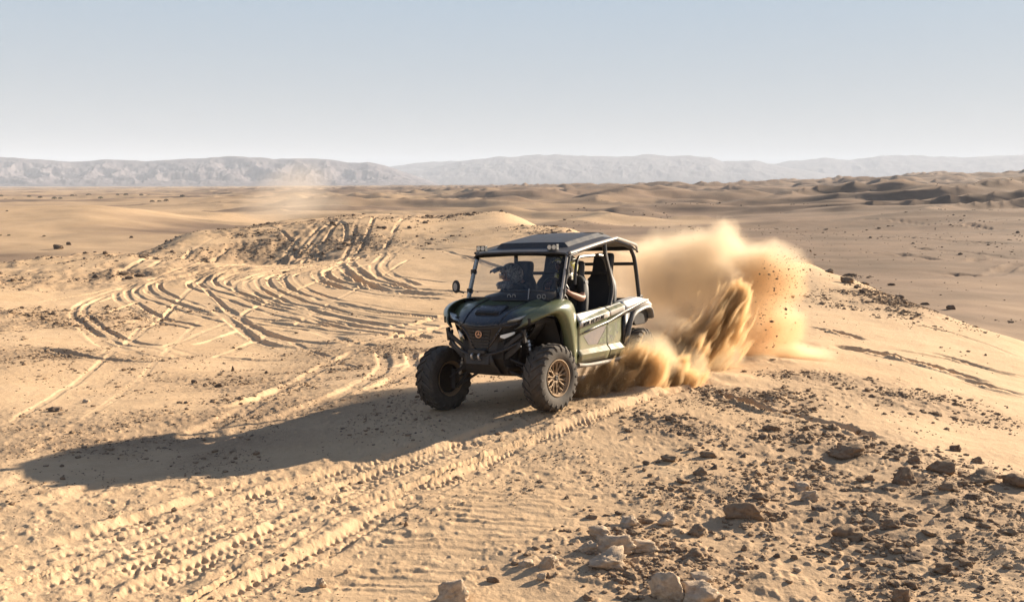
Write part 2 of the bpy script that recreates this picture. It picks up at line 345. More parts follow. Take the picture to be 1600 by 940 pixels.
# tracks
TRM = np.zeros_like(Z); RUT = np.zeros(Z.size); BRM = np.zeros(Z.size); LUG = np.zeros(Z.size)
def carve(pts_w, w, d, berm, tread):
    global Z
    P = catmull(pts_w, 8); seg = P[1:] - P[:-1]; L = np.hypot(*seg.T); S = np.concatenate([[0], np.cumsum(L)])
    R = w * 1.5 + .05; lo = P.min(0) - R; hi = P.max(0) + R
    m = (X > lo[0]) & (X < hi[0]) & (Y > lo[1]) & (Y < hi[1])
    I = np.nonzero(m.ravel())[0]
    if len(I) == 0: return
    x = X.ravel()[I]; y = Y.ravel()[I]
    bd = np.full(len(I), 9e9); bs = np.zeros(len(I)); bl = np.zeros(len(I))
    for k in range(len(L)):
        a = P[k]; b = seg[k]; lo_ = np.minimum(P[k], P[k + 1]) - R; hi_ = np.maximum(P[k], P[k + 1]) + R
        q = np.nonzero((x > lo_[0]) & (x < hi_[0]) & (y > lo_[1]) & (y < hi_[1]))[0]
        if len(q) == 0: continue
        rx = x[q] - a[0]; ry = y[q] - a[1]; t = np.clip((rx * b[0] + ry * b[1]) / (L[k] ** 2 + 1e-12), 0, 1)
        ex = rx - t * b[0]; ey = ry - t * b[1]; dd = np.hypot(ex, ey); sg = np.sign(rx * b[1] - ry * b[0])
        u = dd < bd[q]; qq = q[u]; bd[qq] = dd[u]; bs[qq] = S[k] + t[u] * L[k]; bl[qq] = (dd * sg)[u]
    q = bd < R; I = I[q]; bd = bd[q]; bs = bs[q]; bl = bl[q]; x = x[q]; y = y[q]
    nz = fbm(x / (w * 1.3), y / (w * 1.3), 3, 71)
    bd2 = np.abs(bd + nz * w * .10)
    fade = sstep(0, w * 3, bs) * sstep(0, w * 3, S[-1] - bs) * (.62 + .5 * sstep(-.6, .5, fbm(bs / (w * 7), bs * 0 + w * 31, 2, 73)))
    if not tread: fade = fade * (.25 + .75 * sstep(-.35, .25, fbm(bs / 2.2 + w * 91, bs * 0 + bd.size * .013, 3, 74)))
    rut = -d * (1 - sstep(w * .30, w * .62, bd2))
    br = d * berm * np.exp(-((bd2 - w * .72) / (w * .2)) ** 2) * (.55 + .8 * nz + .5 * fbm(x / (w * .35), y / (w * .35), 3, 75))
    np.minimum.at(RUT, I, rut * fade) if d > 0 else np.maximum.at(BRM, I, rut * fade)
    np.maximum.at(BRM, I, br * fade)
    dz = 0 * bd
    if tread:
        sp = .075; lug = np.zeros(len(I))
        for side, off in ((-1, 0), (1, .5)):
            c = (bl / w * 2 - side * .50) / .26
            u = (bs + side * bl * .35) / sp + off; u = (u - np.floor(u) - .5) * sp / .021
            lug = np.maximum(lug, np.exp(-(c ** 2) ** 2 - u * u))
        keep = sstep(-.5, .1, fbm(x / .45, y / .45, 3, 77)) * tread
        jit = .0 + 1.3 * _h(np.floor(x / .07).astype(np.int64), np.floor(y / .07).astype(np.int64), 3)
        np.maximum.at(LUG, I, np.maximum(lug * .030 * keep * fade * jit, 0)); dz = dz + nz * .005 * (bd < w * .6)
    else:
        dz = dz + d * .09 * fbm(x / (w * .45), y / (w * .45), 3, 79) * np.exp(-(bd / w) ** 2) * fade
    zf = Z.ravel(); zf[I] += dz; Z = zf.reshape(Z.shape)
    tf = TRM.ravel(); np.maximum.at(tf, I, (1 - sstep(w * .4, w * .9, bd)) * fade)
    TRM[:] = tf.reshape(TRM.shape)
for pts, w, d, berm, tread in TRK:
    carve([hit(*p) for p in pts], w, d, berm, tread)
ov = 1 + RUT / .14; Z += (RUT + BRM * np.clip(ov, .15, 1) - LUG).reshape(Z.shape)
# sand pushed up by the wheels behind the buggy
for (px, py, rx, ry, hh) in ((1000,612,.35,.2,.06),(1110,590,.6,.3,.07),(1200,565,.6,.35,.06),(930,628,.25,.15,.05)):
    c = hit(px, py); Z += hh * np.exp(-((X - c[0]) / rx) ** 2 - ((Y - c[1]) / ry) ** 2) * (1 + .5 * f1)
Z[0, :] = Z[1, :].mean() if NR > 1 else 0

LOGRR = RR
def ground_h(x, y):
    r = math.hypot(x, y); th = math.atan2(x, y)
    i = min(max(np.searchsorted(RR, r) - 1, 0), NR - 2); j = min(max(np.searchsorted(TH, th) - 1, 0), NC - 2)
    a = min(max((r - RR[i]) / (RR[i + 1] - RR[i]), 0), 1); b = min(max((th - TH[j]) / (TH[j + 1] - TH[j]), 0), 1)
    return float((Z[i, j] * (1 - a) + Z[i + 1, j] * a) * (1 - b) + (Z[i, j + 1] * (1 - a) + Z[i + 1, j + 1] * a) * b)
def at_px(px, py):
    c = hit(px, py); return c[0], c[1], ground_h(c[0], c[1])

# material of the ground
def ground_mat():
    m = bpy.data.materials.new('desert_ground'); n, l, b = nodes_of(m)
    def N(t, **k):
        o = n.new(t)
        for a, v in k.items(): setattr(o, a, v)
        return o
    geo = N('ShaderNodeNewGeometry'); at = N('ShaderNodeAttribute', attribute_name='cover')
    def noise(scale, det=4, rough=.6):
        q = N('ShaderNodeTexNoise'); q.inputs['Scale'].default_value = scale; q.inputs['Detail'].default_value = det
        q.inputs['Roughness'].default_value = rough; l.new(geo.outputs['Position'], q.inputs['Vector']); return q
    def mix(f, a, b_):
        q = N('ShaderNodeMix', data_type='RGBA'); 
        (l.new(f, q.inputs[0]) if not isinstance(f, float) else setattr(q.inputs[0], 'default_value', f))
        for i, v in ((6, a), (7, b_)):
            if isinstance(v, tuple): q.inputs[i].default_value = v + (1,)
            else: l.new(v, q.inputs[i])
        return q.outputs[2]
    def rng(s, a, b_, c=0., d=1.):
        q = N('ShaderNodeMapRange'); l.new(s, q.inputs[0])
        for i, v in enumerate((a, b_, c, d)): q.inputs[i + 1].default_value = v
        return q.outputs[0]
    sep = N('ShaderNodeSeparateColor'); l.new(at.outputs['Color'], sep.inputs[0])
    n1 = noise(.35, 5); n2 = noise(3.5, 5); n3 = noise(22, 4, .7); n4 = noise(90, 3, .7)
    sand = mix(rng(n1.outputs[0], .3, .7), (.60, .418, .245), (.69, .495, .305))
    sand = mix(rng(n2.outputs[0], .35, .75, 0, .55), sand, (.52, .345, .195))
    sand = mix(rng(n4.outputs[0], .55, .8, 0, .35), sand, (.40, .27, .16))
    sand = mix(rng(n4.outputs[0], .2, .38, .3, 0.), sand, (.78, .60, .42))
    stony = mix(rng(n3.outputs[0], .35, .65), (.47, .33, .205), (.33, .225, .14))
    stony = mix(rng(n4.outputs[0], .48, .62, 0, .75), stony, (.20, .135, .085))
    c = mix(sep.outputs[0], sand, stony)
    brown = mix(rng(noise(.05, 6, .65).outputs[0], .35, .65), (.17, .12, .082), (.29, .20, .135))
    brown = mix(rng(noise(1.1, 5, .75).outputs[0], .5, .7, 0, .4), brown, (.20, .14, .10))
    c = mix(sep.outputs[1], c, brown)
    c = mix(sep.outputs[2], c, (.70, .51, .33))
    l.new(c, b.inputs['Base Color']); b.inputs['Roughness'].default_value = .95
    b.inputs['Specular IOR Level'].default_value = .12
    bm = N('ShaderNodeBump'); bm.inputs['Strength'].default_value = .75; bm.inputs['Distance'].default_value = .012
    l.new(n3.outputs[0], bm.inputs['Height'])
    bm2 = N('ShaderNodeBump'); bm2.inputs['Strength'].default_value = .6; bm2.inputs['Distance'].default_value = .004
    l.new(n4.outputs[0], bm2.inputs['Height']); l.new(bm.outputs[0], bm2.inputs['Normal'])
    l.new(bm2.outputs[0], b.inputs['Normal'])
    return m
GM = ground_mat()
vv = np.stack([X.ravel(), Y.ravel(), Z.ravel()], 1)
ii = (np.arange(NR - 1)[:, None] * NC + np.arange(NC - 1)[None, :]).ravel()
quads = np.stack([ii, ii + 1, ii + NC + 1, ii + NC], 1)[:, ::-1]
ground = mesh_np('ground', vv, quads=quads, mat=GM)
ca = ground.data.color_attributes.new('cover', 'FLOAT_COLOR', 'POINT')
colr = np.ones((NR * NC, 4), np.float32)
colr[:, 0] = np.clip(ST * .8 + GR * .85 + CR * .25, 0, .9).ravel(); colr[:, 1] = np.clip(FARB, 0, 1).ravel()
colr[:, 2] = (np.clip(TRM, 0, 1) * .12 * (1 - FARB)).ravel()
ca.data.foreach_set('color', colr.ravel())
tag(ground, kind='structure')

# ------------------------------------------------------------------ mountains on the horizon
def rock_mat(name, c1, c2):
    m = bpy.data.materials.new(name); n, l, b = nodes_of(m)
    t = n.new('ShaderNodeTexNoise'); t.inputs['Scale'].default_value = .012; t.inputs['Detail'].default_value = 8
    g = n.new('ShaderNodeNewGeometry'); l.new(g.outputs['Position'], t.inputs['Vector'])
    r = n.new('ShaderNodeValToRGB'); l.new(t.outputs[0], r.inputs[0]); r.color_ramp.elements[0].position = .35; r.color_ramp.elements[1].position = .65
    r.color_ramp.elements[0].color = c1 + (1,); r.color_ramp.elements[1].color = c2 + (1,)
    l.new(r.outputs[0], b.inputs['Base Color']); b.inputs['Roughness'].default_value = 1; b.inputs['Specular IOR Level'].default_value = .1
    return m
MB2 = rock_mat('far_rock', (.13, .125, .135), (.17, .16, .17))
MM = rock_mat('mountain_rock', (.11, .10, .115), (.19, .165, .17))
def range_of(name, D, prof, depth, rough, seed, nx=900, ny=60, flat=0., mat=None):
    """a mountain range: skyline points given as (column, row) of the photograph at distance D"""
    px = np.linspace(prof[0][0], prof[-1][0], nx); py = np.interp(px, [p[0] for p in prof], [p[1] for p in prof])
    a = (px - 800) / FPX; bb = (470 - py) / FPX; dy = CP + bb * SP
    x0 = a / dy * D; h = CAM_H + D * (-SP + bb * CP) / dy + 8
    v = np.linspace(0, 1, ny)                     # 0 foot, 1 behind the crest
    XX = np.repeat(x0[None, :], ny, 0); YY = D - depth * .75 + v[:, None] * depth + 0 * XX
    ridge = np.abs(fbm(XX / (depth * .11), YY / (depth * .22), 5, seed, .55))
    w = np.where(v < .75, (v / .75), 1 - (v - .75) / .25 * .9)[:, None] ** (1.2 - flat)
    ero = 1 - rough * np.clip(ridge * 1.6, 0, 1) * (1 - np.clip(w, 0, 1) ** 2) * 1.1
    H = h[None, :] * w * ero
    H = H + h[None, :] * .07 * fbm(XX / (depth * .1), YY / (depth * .1), 4, seed + 5) * w
    XX = XX * (YY / D)
    V = np.stack([XX.ravel(), YY.ravel(), (H - 9).ravel()], 1)
    ii = (np.arange(ny - 1)[:, None] * nx + np.arange(nx - 1)[None, :]).ravel()
    q = np.stack([ii, ii + 1, ii + nx + 1, ii + nx], 1)
    return tag(mesh_np(name, V, quads=q, mat=mat or MM), kind='structure')
range_of('mountains', 5600, [(-400,250),(-100,252),(0,246),(60,247),(110,251),(170,249),(230,250),(300,248),(340,245),(380,244),(430,246),(480,247),(520,250),(545,254),(575,252),(600,258),(640,272),(700,292)], 1900, .75, 101, nx=1100)
range_of('mesa_hills', 8200, [(560,285),(640,268),(680,262),(720,252),(780,244),(830,242),(900,241),(960,243),(1010,242),(1060,243),(1110,244),(1130,251),(1180,249),(1200,255),(1230,262),(1300,272),(1400,290)], 1500, .22, 111, nx=700, flat=.5, mat=MB2)
range_of('distant_hills', 9200, [(540,265),(600,262),(650,255),(700,251),(740,250),(800,262),(900,268),(1000,262),(1100,255),(1180,256),(1240,252),(1290,246),(1330,249),(1380,243),(1440,243),(1500,245),(1560,242),(1650,241),(1800,243),(2000,246)], 1400, .12, 121, nx=900, flat=.4, mat=MB2)
# ------------------------------------------------------------------ haze: one closed box of even pale air
def box_obj(name, lo, hi, mat):
    v = [(x, y, z) for x in (lo[0], hi[0]) for y in (lo[1], hi[1]) for z in (lo[2], hi[2])]
    q = [(0,1,3,2),(4,6,7,5),(0,4,5,1),(2,3,7,6),(0,2,6,4),(1,5,7,3)]
    return mesh_np(name, np.array(v, float), quads=q, mat=mat, smooth=False)
hm = bpy.data.materials.new('haze_air'); hm.use_nodes = True
hn = hm.node_tree.nodes; hn.remove(hn['Principled BSDF']); pv = hn.new('ShaderNodeVolumePrincipled')
pv.inputs['Color'].default_value = (.76, .86, 1.0, 1); pv.inputs['Density'].default_value = .00011; pv.inputs['Anisotropy'].default_value = 0.0
hm.node_tree.links.new(pv.outputs[0], hn['Material Output'].inputs['Volume'])
zlo = float(Z.min()) - 1.5
haze = box_obj('haze', (-11500, -9800, zlo - 8), (11500, 12500, 330), hm)
tag(haze, kind='stuff')
# ------------------------------------------------------------------ mesh builder for made things
class MB:
    def __init__(s): s.v = []; s.f = []; s.m = []; s.cur = 0
    def add(s, vs, fs):
        b = len(s.v); s.v += [tuple(v) for v in vs]; s.f += [tuple(i + b for i in f) for f in fs]; s.m += [s.cur] * len(fs)
    def box(s, c, d, rot=None):
        c = Vector(c); R = Euler(rot).to_matrix() if rot else Matrix.Identity(3)
        vs = [c + R @ Vector((x * d[0] / 2, y * d[1] / 2, z * d[2] / 2)) for x in (-1, 1) for y in (-1, 1) for z in (-1, 1)]
        s.add(vs, [(0,1,3,2),(4,6,7,5),(0,4,5,1),(2,3,7,6),(0,2,6,4),(1,5,7,3)])
    def tube(s, path, r, n=10, closed=False, smooth=0, ry=None):
        P = [Vector(p) for p in path]
        if smooth:
            P = [Vector(p) for p in catmull([np.array(p) for p in P], smooth)]
        rr = r if isinstance(r, (list, tuple)) else None
        L = len(P); T = []
        for i in range(L):
            a = P[(i - 1) % L] if (closed or i) else P[0]; b = P[(i + 1) % L] if (closed or i < L - 1) else P[-1]
            T.append((b - a).normalized())
        u = T[0].orthogonal().normalized(); vs = []
        for i in range(L):
            u = (u - T[i] * u.dot(T[i])).normalized(); w = T[i].cross(u)
            q = rr[min(i, len(rr) - 1)] if rr else r
            for k in range(n):
                t = 2 * PI * k / n; vs.append(P[i] + u * math.cos(t) * q + w * math.sin(t) * (q if ry is None else ry))
        fs = [(i * n + k, i * n + (k + 1) % n, ((i + 1) % L) * n + (k + 1) % n, ((i + 1) % L) * n + k) for i in range(L if closed else L - 1) for k in range(n)]
        if not closed: fs += [tuple(range(n))[::-1], tuple((L - 1) * n + k for k in range(n))]
        s.add(vs, fs)
    def lathe(s, prof, n=48, axis='y', c=(0, 0, 0), closed=False):
        vs = []; c = Vector(c)
        for (a, r) in prof:
            for k in range(n):
                t = 2 * PI * k / n; p = {'y': (r * math.cos(t), a, r * math.sin(t)), 'x': (a, r * math.cos(t), r * math.sin(t)), 'z': (r * math.cos(t), r * math.sin(t), a)}[axis]
                vs.append(c + Vector(p))
        m = len(prof)
        fs = [(i * n + k, i * n + (k + 1) % n, ((i + 1) % m) * n + (k + 1) % n, ((i + 1) % m) * n + k) for i in range(m if closed else m - 1) for k in range(n)]
        s.add(vs, fs)
    def prism(s, poly, axis, t0, t1):
        """closed outline in the two other axes, extruded along one"""
        def P(a, b, t): return {'x': (t, a, b), 'y': (a, t, b), 'z': (a, b, t)}[axis]
        n = len(poly); vs = [P(a, b, t0) for a, b in poly] + [P(a, b, t1) for a, b in poly]
        s.add(vs, [tuple(range(n))[::-1], tuple(range(n, 2 * n))] + [(k, (k + 1) % n, n + (k + 1) % n, n + k) for k in range(n)])
    def grid(s, rows, mirror=False):
        if mirror: rows = [[(p[0], -p[1], p[2]) for p in r] for r in rows]
        n = len(rows[0]); vs = [p for r in rows for p in r]
        s.add(vs, [(i * n + j, i * n + j + 1, (i + 1) * n + j + 1, (i + 1) * n + j) for i in range(len(rows) - 1) for j in range(n - 1)])
    def build(s, name, mat, parent=None, bevel=0, sub=0, solid=0, ang=38, off=-1):
        me = bpy.data.meshes.new(name); me.from_pydata(s.v, [], s.f); me.update()
        bm = bmesh.new(); bm.from_mesh(me); bmesh.ops.recalc_face_normals(bm, faces=bm.faces); bm.to_mesh(me); bm.free()
        for x in (mat if isinstance(mat, (list, tuple)) else [mat]): me.materials.append(x)
        me.polygons.foreach_set('material_index', s.m)
        me.polygons.foreach_set('use_smooth', [True] * len(me.polygons))
        o = bpy.data.objects.new(name, me); COL.objects.link(o)
        if parent: o.parent = parent
        if sub:
            m = o.modifiers.new('s', 'SUBSURF'); m.levels = sub; m.render_levels = sub
        if solid:
            m = o.modifiers.new('t', 'SOLIDIFY'); m.thickness = solid; m.offset = off
        if bevel:
            m = o.modifiers.new('b', 'BEVEL'); m.width = bevel; m.segments = 2; m.limit_method = 'ANGLE'; m.angle_limit = math.radians(35)
        if not sub: me.set_sharp_from_angle(angle=math.radians(ang))
        return o
def mir(pts): return [(p[0], -p[1], p[2]) for p in pts]

def paint(name, c, rough=.4, metal=0., dust=.35, coat=0., spec=.5, dustcol=(.50, .35, .21), bump=0.):
    m = bpy.data.materials.new(name); n, l, b = nodes_of(m)
    tc = n.new('ShaderNodeTexCoord'); t = n.new('ShaderNodeTexNoise'); t.inputs['Scale'].default_value = 9; t.inputs['Detail'].default_value = 8; t.inputs['Roughness'].default_value = .7
    l.new(tc.outputs['Object'], t.inputs['Vector'])
    r = n.new('ShaderNodeMapRange'); l.new(t.outputs[0], r.inputs[0]); r.inputs[1].default_value = .38; r.inputs[2].default_value = .78; r.inputs[4].default_value = dust
    g = n.new('ShaderNodeNewGeometry'); sx = n.new('ShaderNodeSeparateXYZ'); l.new(tc.outputs['Normal'], sx.inputs[0])
    up = n.new('ShaderNodeMapRange'); l.new(sx.outputs[2], up.inputs[0]); up.inputs[1].default_value = -.1; up.inputs[2].default_value = 1; up.inputs[3].default_value = .35; up.inputs[4].default_value = 1.0
    m0 = n.new('ShaderNodeMath'); m0.operation = 'MULTIPLY'; l.new(r.outputs[0], m0.inputs[0]); l.new(up.outputs[0], m0.inputs[1])
    so = n.new('ShaderNodeSeparateXYZ'); l.new(tc.outputs['Object'], so.inputs[0]); lo = n.new('ShaderNodeMapRange'); l.new(so.outputs[2], lo.inputs[0])
    for i_, v_ in enumerate((.35, .95, dust * .9, 0.)): lo.inputs[i_ + 1].default_value = v_
    l2 = n.new('ShaderNodeMath'); l2.operation = 'MULTIPLY'; l.new(lo.outputs[0], l2.inputs[0]); l.new(t.outputs[0], l2.inputs[1])
    ml = n.new('ShaderNodeMath'); ml.operation = 'ADD'; ml.use_clamp = True; l.new(m0.outputs[0], ml.inputs[0]); l.new(l2.outputs[0], ml.inputs[1])
    x = n.new('ShaderNodeMix'); x.data_type = 'RGBA'; l.new(ml.outputs[0], x.inputs[0]); x.inputs[6].default_value = tuple(c) + (1,); x.inputs[7].default_value = dustcol + (1,)
    l.new(x.outputs[2], b.inputs['Base Color'])
    rr = n.new('ShaderNodeMapRange'); l.new(ml.outputs[0], rr.inputs[0]); rr.inputs[2].default_value = .5; rr.inputs[3].default_value = rough; rr.inputs[4].default_value = .9
    l.new(rr.outputs[0], b.inputs['Roughness']); b.inputs['Metallic'].default_value = metal; b.inputs['Coat Weight'].default_value = coat; b.inputs['Coat Roughness'].default_value = .12
    b.inputs['Specular IOR Level'].default_value = spec
    if bump:
        q = n.new('ShaderNodeTexNoise'); q.inputs['Scale'].default_value = 260; l.new(tc.outputs['Object'], q.inputs['Vector'])
        k = n.new('ShaderNodeBump'); k.inputs['Distance'].default_value = bump; k.inputs['Strength'].default_value = .6; l.new(q.outputs[0], k.inputs['Height']); l.new(k.outputs[0], b.inputs['Normal'])
    return m
GREEN_C = (.115, .135, .068)
M_GREEN = paint('green_paint', GREEN_C, .35, dust=.45, coat=.5)
M_BLACK = paint('black_plastic', (.014, .015, .017), .45, dust=.10, bump=.0006)
M_BLACKG = paint('gloss_black', (.012, .014, .02), .25, dust=.10, coat=.3)
M_DARK = paint('under_black', (.008, .008, .008), .7, dust=.12)
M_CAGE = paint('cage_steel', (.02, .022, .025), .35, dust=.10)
M_SILVER = paint('silver_panel', (.55, .54, .52), .38, dust=.4, metal=.25)
M_TRIM = paint('grey_trim', (.16, .16, .15), .45, dust=.4)
M_TRIM_GLINT = paint('pale_trim_and_glint', (.36, .35, .33), .42, dust=.4, metal=.3)  # pale fittings; on the left rail and pillars the paleness stands in for sun glint
M_ROOF = paint('roof_black', (.028, .032, .040), .42, dust=.16, bump=.0006)
M_TYRE = paint('tyre_rubber', (.020, .019, .018), .75, dust=.42, dustcol=(.24, .19, .14), bump=.001)
M_BRONZE = paint('bronze_rim', (.26, .19, .125), .5, metal=.45, dust=.6)
M_SEAT = paint('seat_vinyl', (.014, .014, .016), .6, dust=.05)
M_STEEL = paint('bright_steel', (.5, .5, .5), .3, metal=.9, dust=.2)
M_INK = paint('dark_lettering', (.03, .032, .028), .6, dust=.15)
M_PURP = paint('grey_violet_graphic', (.12, .105, .11), .5, dust=.4)

def camo(name, cols, scale, rough=.6, stretch=(1, 1, 1)):
    m = bpy.data.materials.new(name); n, l, b = nodes_of(m)
    tc = n.new('ShaderNodeTexCoord'); mp = n.new('ShaderNodeMapping'); l.new(tc.outputs['Object'], mp.inputs[0]); mp.inputs['Scale'].default_value = stretch
    t = n.new('ShaderNodeTexNoise'); t.inputs['Scale'].default_value = scale; t.inputs['Detail'].default_value = 3; t.inputs['Distortion'].default_value = 1.2; l.new(mp.outputs[0], t.inputs['Vector'])
    r = n.new('ShaderNodeValToRGB'); r.color_ramp.interpolation = 'CONSTANT'; l.new(t.outputs[0], r.inputs[0])
    r.color_ramp.elements[0].position = 0; r.color_ramp.elements[0].color = cols[0] + (1,)
    r.color_ramp.elements[1].position = .44; r.color_ramp.elements[1].color = cols[1] + (1,)
    for i, c in enumerate(cols[2:]): e = r.color_ramp.elements.new(.52 + .07 * i); e.color = c + (1,)
    l.new(r.outputs[0], b.inputs['Base Color']); b.inputs['Roughness'].default_value = rough
    return m
M_CAMO = camo('camo_graphic', [(.10, .11, .055), (.15, .17, .085), (.09, .085, .08), (.19, .20, .12)], 9, .5)

def hood_mat():
    """green bodywork that turns black towards the nose with a jagged camouflage edge"""
    m = bpy.data.materials.new('hood_paint'); n, l, b = nodes_of(m)
    tc = n.new('ShaderNodeTexCoord'); s = n.new('ShaderNodeSeparateXYZ'); l.new(tc.outputs['Object'], s.inputs[0])
    ab = n.new('ShaderNodeMath'); ab.operation = 'ABSOLUTE'; l.new(s.outputs[1], ab.inputs[0])
    t = n.new('ShaderNodeTexNoise'); t.inputs['Scale'].default_value = 14; t.inputs['Detail'].default_value = 5; l.new(tc.outputs['Object'], t.inputs['Vector'])
    # black where x*1 - |y|*.75 + noise is large
    a = n.new('ShaderNodeMath'); a.operation = 'MULTIPLY_ADD'; l.new(ab.outputs[0], a.inputs[0]); a.inputs[1].default_value = -.95; l.new(s.outputs[0], a.inputs[2])
    a2 = n.new('ShaderNodeMath'); a2.operation = 'MULTIPLY_ADD'; l.new(t.outputs[0], a2.inputs[0]); a2.inputs[1].default_value = .38; l.new(a.outputs[0], a2.inputs[2])
    r = n.new('ShaderNodeMapRange'); l.new(a2.outputs[0], r.inputs[0]); r.inputs[1].default_value = 1.08; r.inputs[2].default_value = 1.26
    x = n.new('ShaderNodeMix'); x.data_type = 'RGBA'; l.new(r.outputs[0], x.inputs[0]); x.inputs[6].default_value = GREEN_C + (1,); x.inputs[7].default_value = (.012, .015, .02, 1)
    t2 = n.new('ShaderNodeTexNoise'); t2.inputs['Scale'].default_value = 40; t2.inputs['Detail'].default_value = 6; l.new(tc.outputs['Object'], t2.inputs['Vector'])
    r2 = n.new('ShaderNodeMapRange'); l.new(t2.outputs[0], r2.inputs[0]); r2.inputs[1].default_value = .5; r2.inputs[2].default_value = .8; r2.inputs[4].default_value = .22
    y = n.new('ShaderNodeMix'); y.data_type = 'RGBA'; l.new(r2.outputs[0], y.inputs[0]); l.new(x.outputs[2], y.inputs[6]); y.inputs[7].default_value = (.45, .33, .2, 1)
    l.new(y.outputs[2], b.inputs['Base Color']); b.inputs['Roughness'].default_value = .3; b.inputs['Coat Weight'].default_value = .5; b.inputs['Coat Roughness'].default_value = .15
    return m
M_HOOD = hood_mat()
def emis(name, c, e, base=(.8, .8, .8)):
    m = bpy.data.materials.new(name); n, l, b = nodes_of(m); b.inputs['Base Color'].default_value = base + (1,); b.inputs['Roughness'].default_value = .15
    b.inputs['Emission Color'].default_value = c + (1,); b.inputs['Emission Strength'].default_value = e
    return m
M_LAMP = emis('reflector_glow', (1, .98, .93), .05, (.6, .6, .58))  # faint emission stands in for highlights in the headlight reflectors
M_LENS = emis('grey_lens', (1, 1, 1), .0, (.42, .44, .42))
def glass_mat():
    m = bpy.data.materials.new('clear_windshield'); m.use_nodes = True; n = m.node_tree.nodes; l = m.node_tree.links
    n.remove(n['Principled BSDF']); t = n.new('ShaderNodeBsdfTransparent'); t.inputs[0].default_value = (.94, .95, .95, 1)
    g = n.new('ShaderNodeBsdfGlossy'); g.inputs['Roughness'].default_value = .03; d = n.new('ShaderNodeBsdfDiffuse'); d.inputs[0].default_value = (.6, .5, .38, 1)
    f = n.new('ShaderNodeFresnel'); f.inputs[0].default_value = 1.42; a = n.new('ShaderNodeMixShader'); b = n.new('ShaderNodeMixShader')
    tc = n.new('ShaderNodeTexCoord'); q = n.new('ShaderNodeTexNoise'); q.inputs['Scale'].default_value = 30; q.inputs['Detail'].default_value = 7; l.new(tc.outputs['Object'], q.inputs['Vector'])
    r = n.new('ShaderNodeMapRange'); l.new(q.outputs[0], r.inputs[0]); r.inputs[1].default_value = .45; r.inputs[2].default_value = .8; r.inputs[4].default_value = .025
    l.new(f.outputs[0], a.inputs[0]); l.new(t.outputs[0], a.inputs[1]); l.new(g.outputs[0], a.inputs[2])
    l.new(r.outputs[0], b.inputs[0]); l.new(a.outputs[0], b.inputs[1]); l.new(d.outputs[0], b.inputs[2]); l.new(b.outputs[0], n['Material Output'].inputs['Surface'])
    return m
M_GLASS = glass_mat()

# ------------------------------------------------------------------ the buggy (X forward, Y to its left, Z up)
CAR = bpy.data.objects.new('off_road_buggy', None); COL.objects.link(CAR); CAR.matrix_world = VEH_M; CAR.empty_display_size = .3
tag(CAR, 'green and black four seat off-road buggy with roof and roll cage, sliding on sand', 'off-road buggy')
def P(name, mb, mat, parent=None, **k): return mb.build(name, mat, parent or CAR, **k)
def empty(name, parent, loc=(0, 0, 0), rot=(0, 0, 0)):
    e = bpy.data.objects.new(name, None); COL.objects.link(e); e.parent = parent; e.location = loc; e.rotation_euler = rot; e.empty_display_size = .1
    return e

# chassis and dark inner volumes
m = MB()
m.prism([(-1.45,.52),(-1.35,.42),(1.0,.40),(1.38,.42),(1.50,.60),(1.44,.93),(1.36,1.06),(.95,1.08),(.72,1.10),(.66,.52),(-.62,.50),(-.70,.95),(-.90,1.05),(-1.48,1.05)], 'y', -.27, .27)
m.box((-.02,0,.47),(1.45,1.36,.09)); m.box((.705,0,.80),(.06,1.36,.62)); m.box((-.72,0,.80),(.06,1.30,.55))
m.box((-1.15,0,.98),(.62,1.16,.10))
for s in (-1, 1):
    m.box((1.06,s*.40,1.02),(.70,.34,.07)); m.box((.10,s*.675,.75),(1.20,.03,.46)); m.box((-.42,s*.665,.80),(.5,.03,.5))
    m.tube([(1.42,s*.26,.50),(1.1,s*.27,.47),(.7,s*.28,.47)],.03,8); m.tube([(1.36,s*.30,.84),(1.1,s*.30,.90),(.75,s*.30,.92)],.028,8)
    m.tube([(1.12,s*.30,.90),(1.16,s*.28,.48)],.025,8); m.tube([(-1.4,s*.3,.5),(-1.1,s*.28,.47),(-.7,s*.28,.5)],.03,8)
P('chassis', m, M_DARK, bevel=.008)

# hood
def hood_pt(s, t):
    a = abs(t); x = .80 + (1.575 - .355 * a ** 2.2 - .80) * s
    zl = .965 + .075 * a ** 1.5; zb = 1.222 - .01 * a
    z = zb + (zl - zb) * (.32 * s + .68 * s ** 3.4)
    z += .035 * math.exp(-((a - .60) / .16) ** 2) * (1 - .8 * s) - .018 * math.exp(-(a / .35) ** 2) * math.sin(PI * min(s * 1.1, 1)) * (1 - s * .5)
    W = .595 + .03 * math.sin(PI * s) - .02 * s
    return (x, t * W, z)
m = MB(); m.grid([[hood_pt(i / 14, -1 + 2 * j / 24) for j in range(25)] for i in range(15)])
hood = P('hood', m, M_HOOD, solid=.014)
m = MB()
for s in (-1, 1):   # creases running back from the nose
    m.tube([Vector(hood_pt(k / 10, s * (.40 + .10 * (1 - k / 10)))) + Vector((0, 0, .002)) for k in range(1, 11)], .010, 6, smooth=3)
P('crease', m, M_BLACKG, hood)
m = MB()
z0 = hood_pt(.62, 0)
m.prism([(1.16, hood_pt(.46,0)[2] + .012), (1.22, hood_pt(.54,0)[2] + .042), (1.36, hood_pt(.73,0)[2] + .03), (1.40, hood_pt(.78,0)[2] + .0), (1.2, hood_pt(.5,0)[2] - .02)], 'y', -.17, .17)
P('hood_scoop', m, M_BLACKG, hood, bevel=.01)
m = MB(); m.box((1.375, 0, hood_pt(.745,0)[2] + .014), (.05, .29, .022), (0, .5, 0)); P('scoop_opening', m, M_DARK, hood)
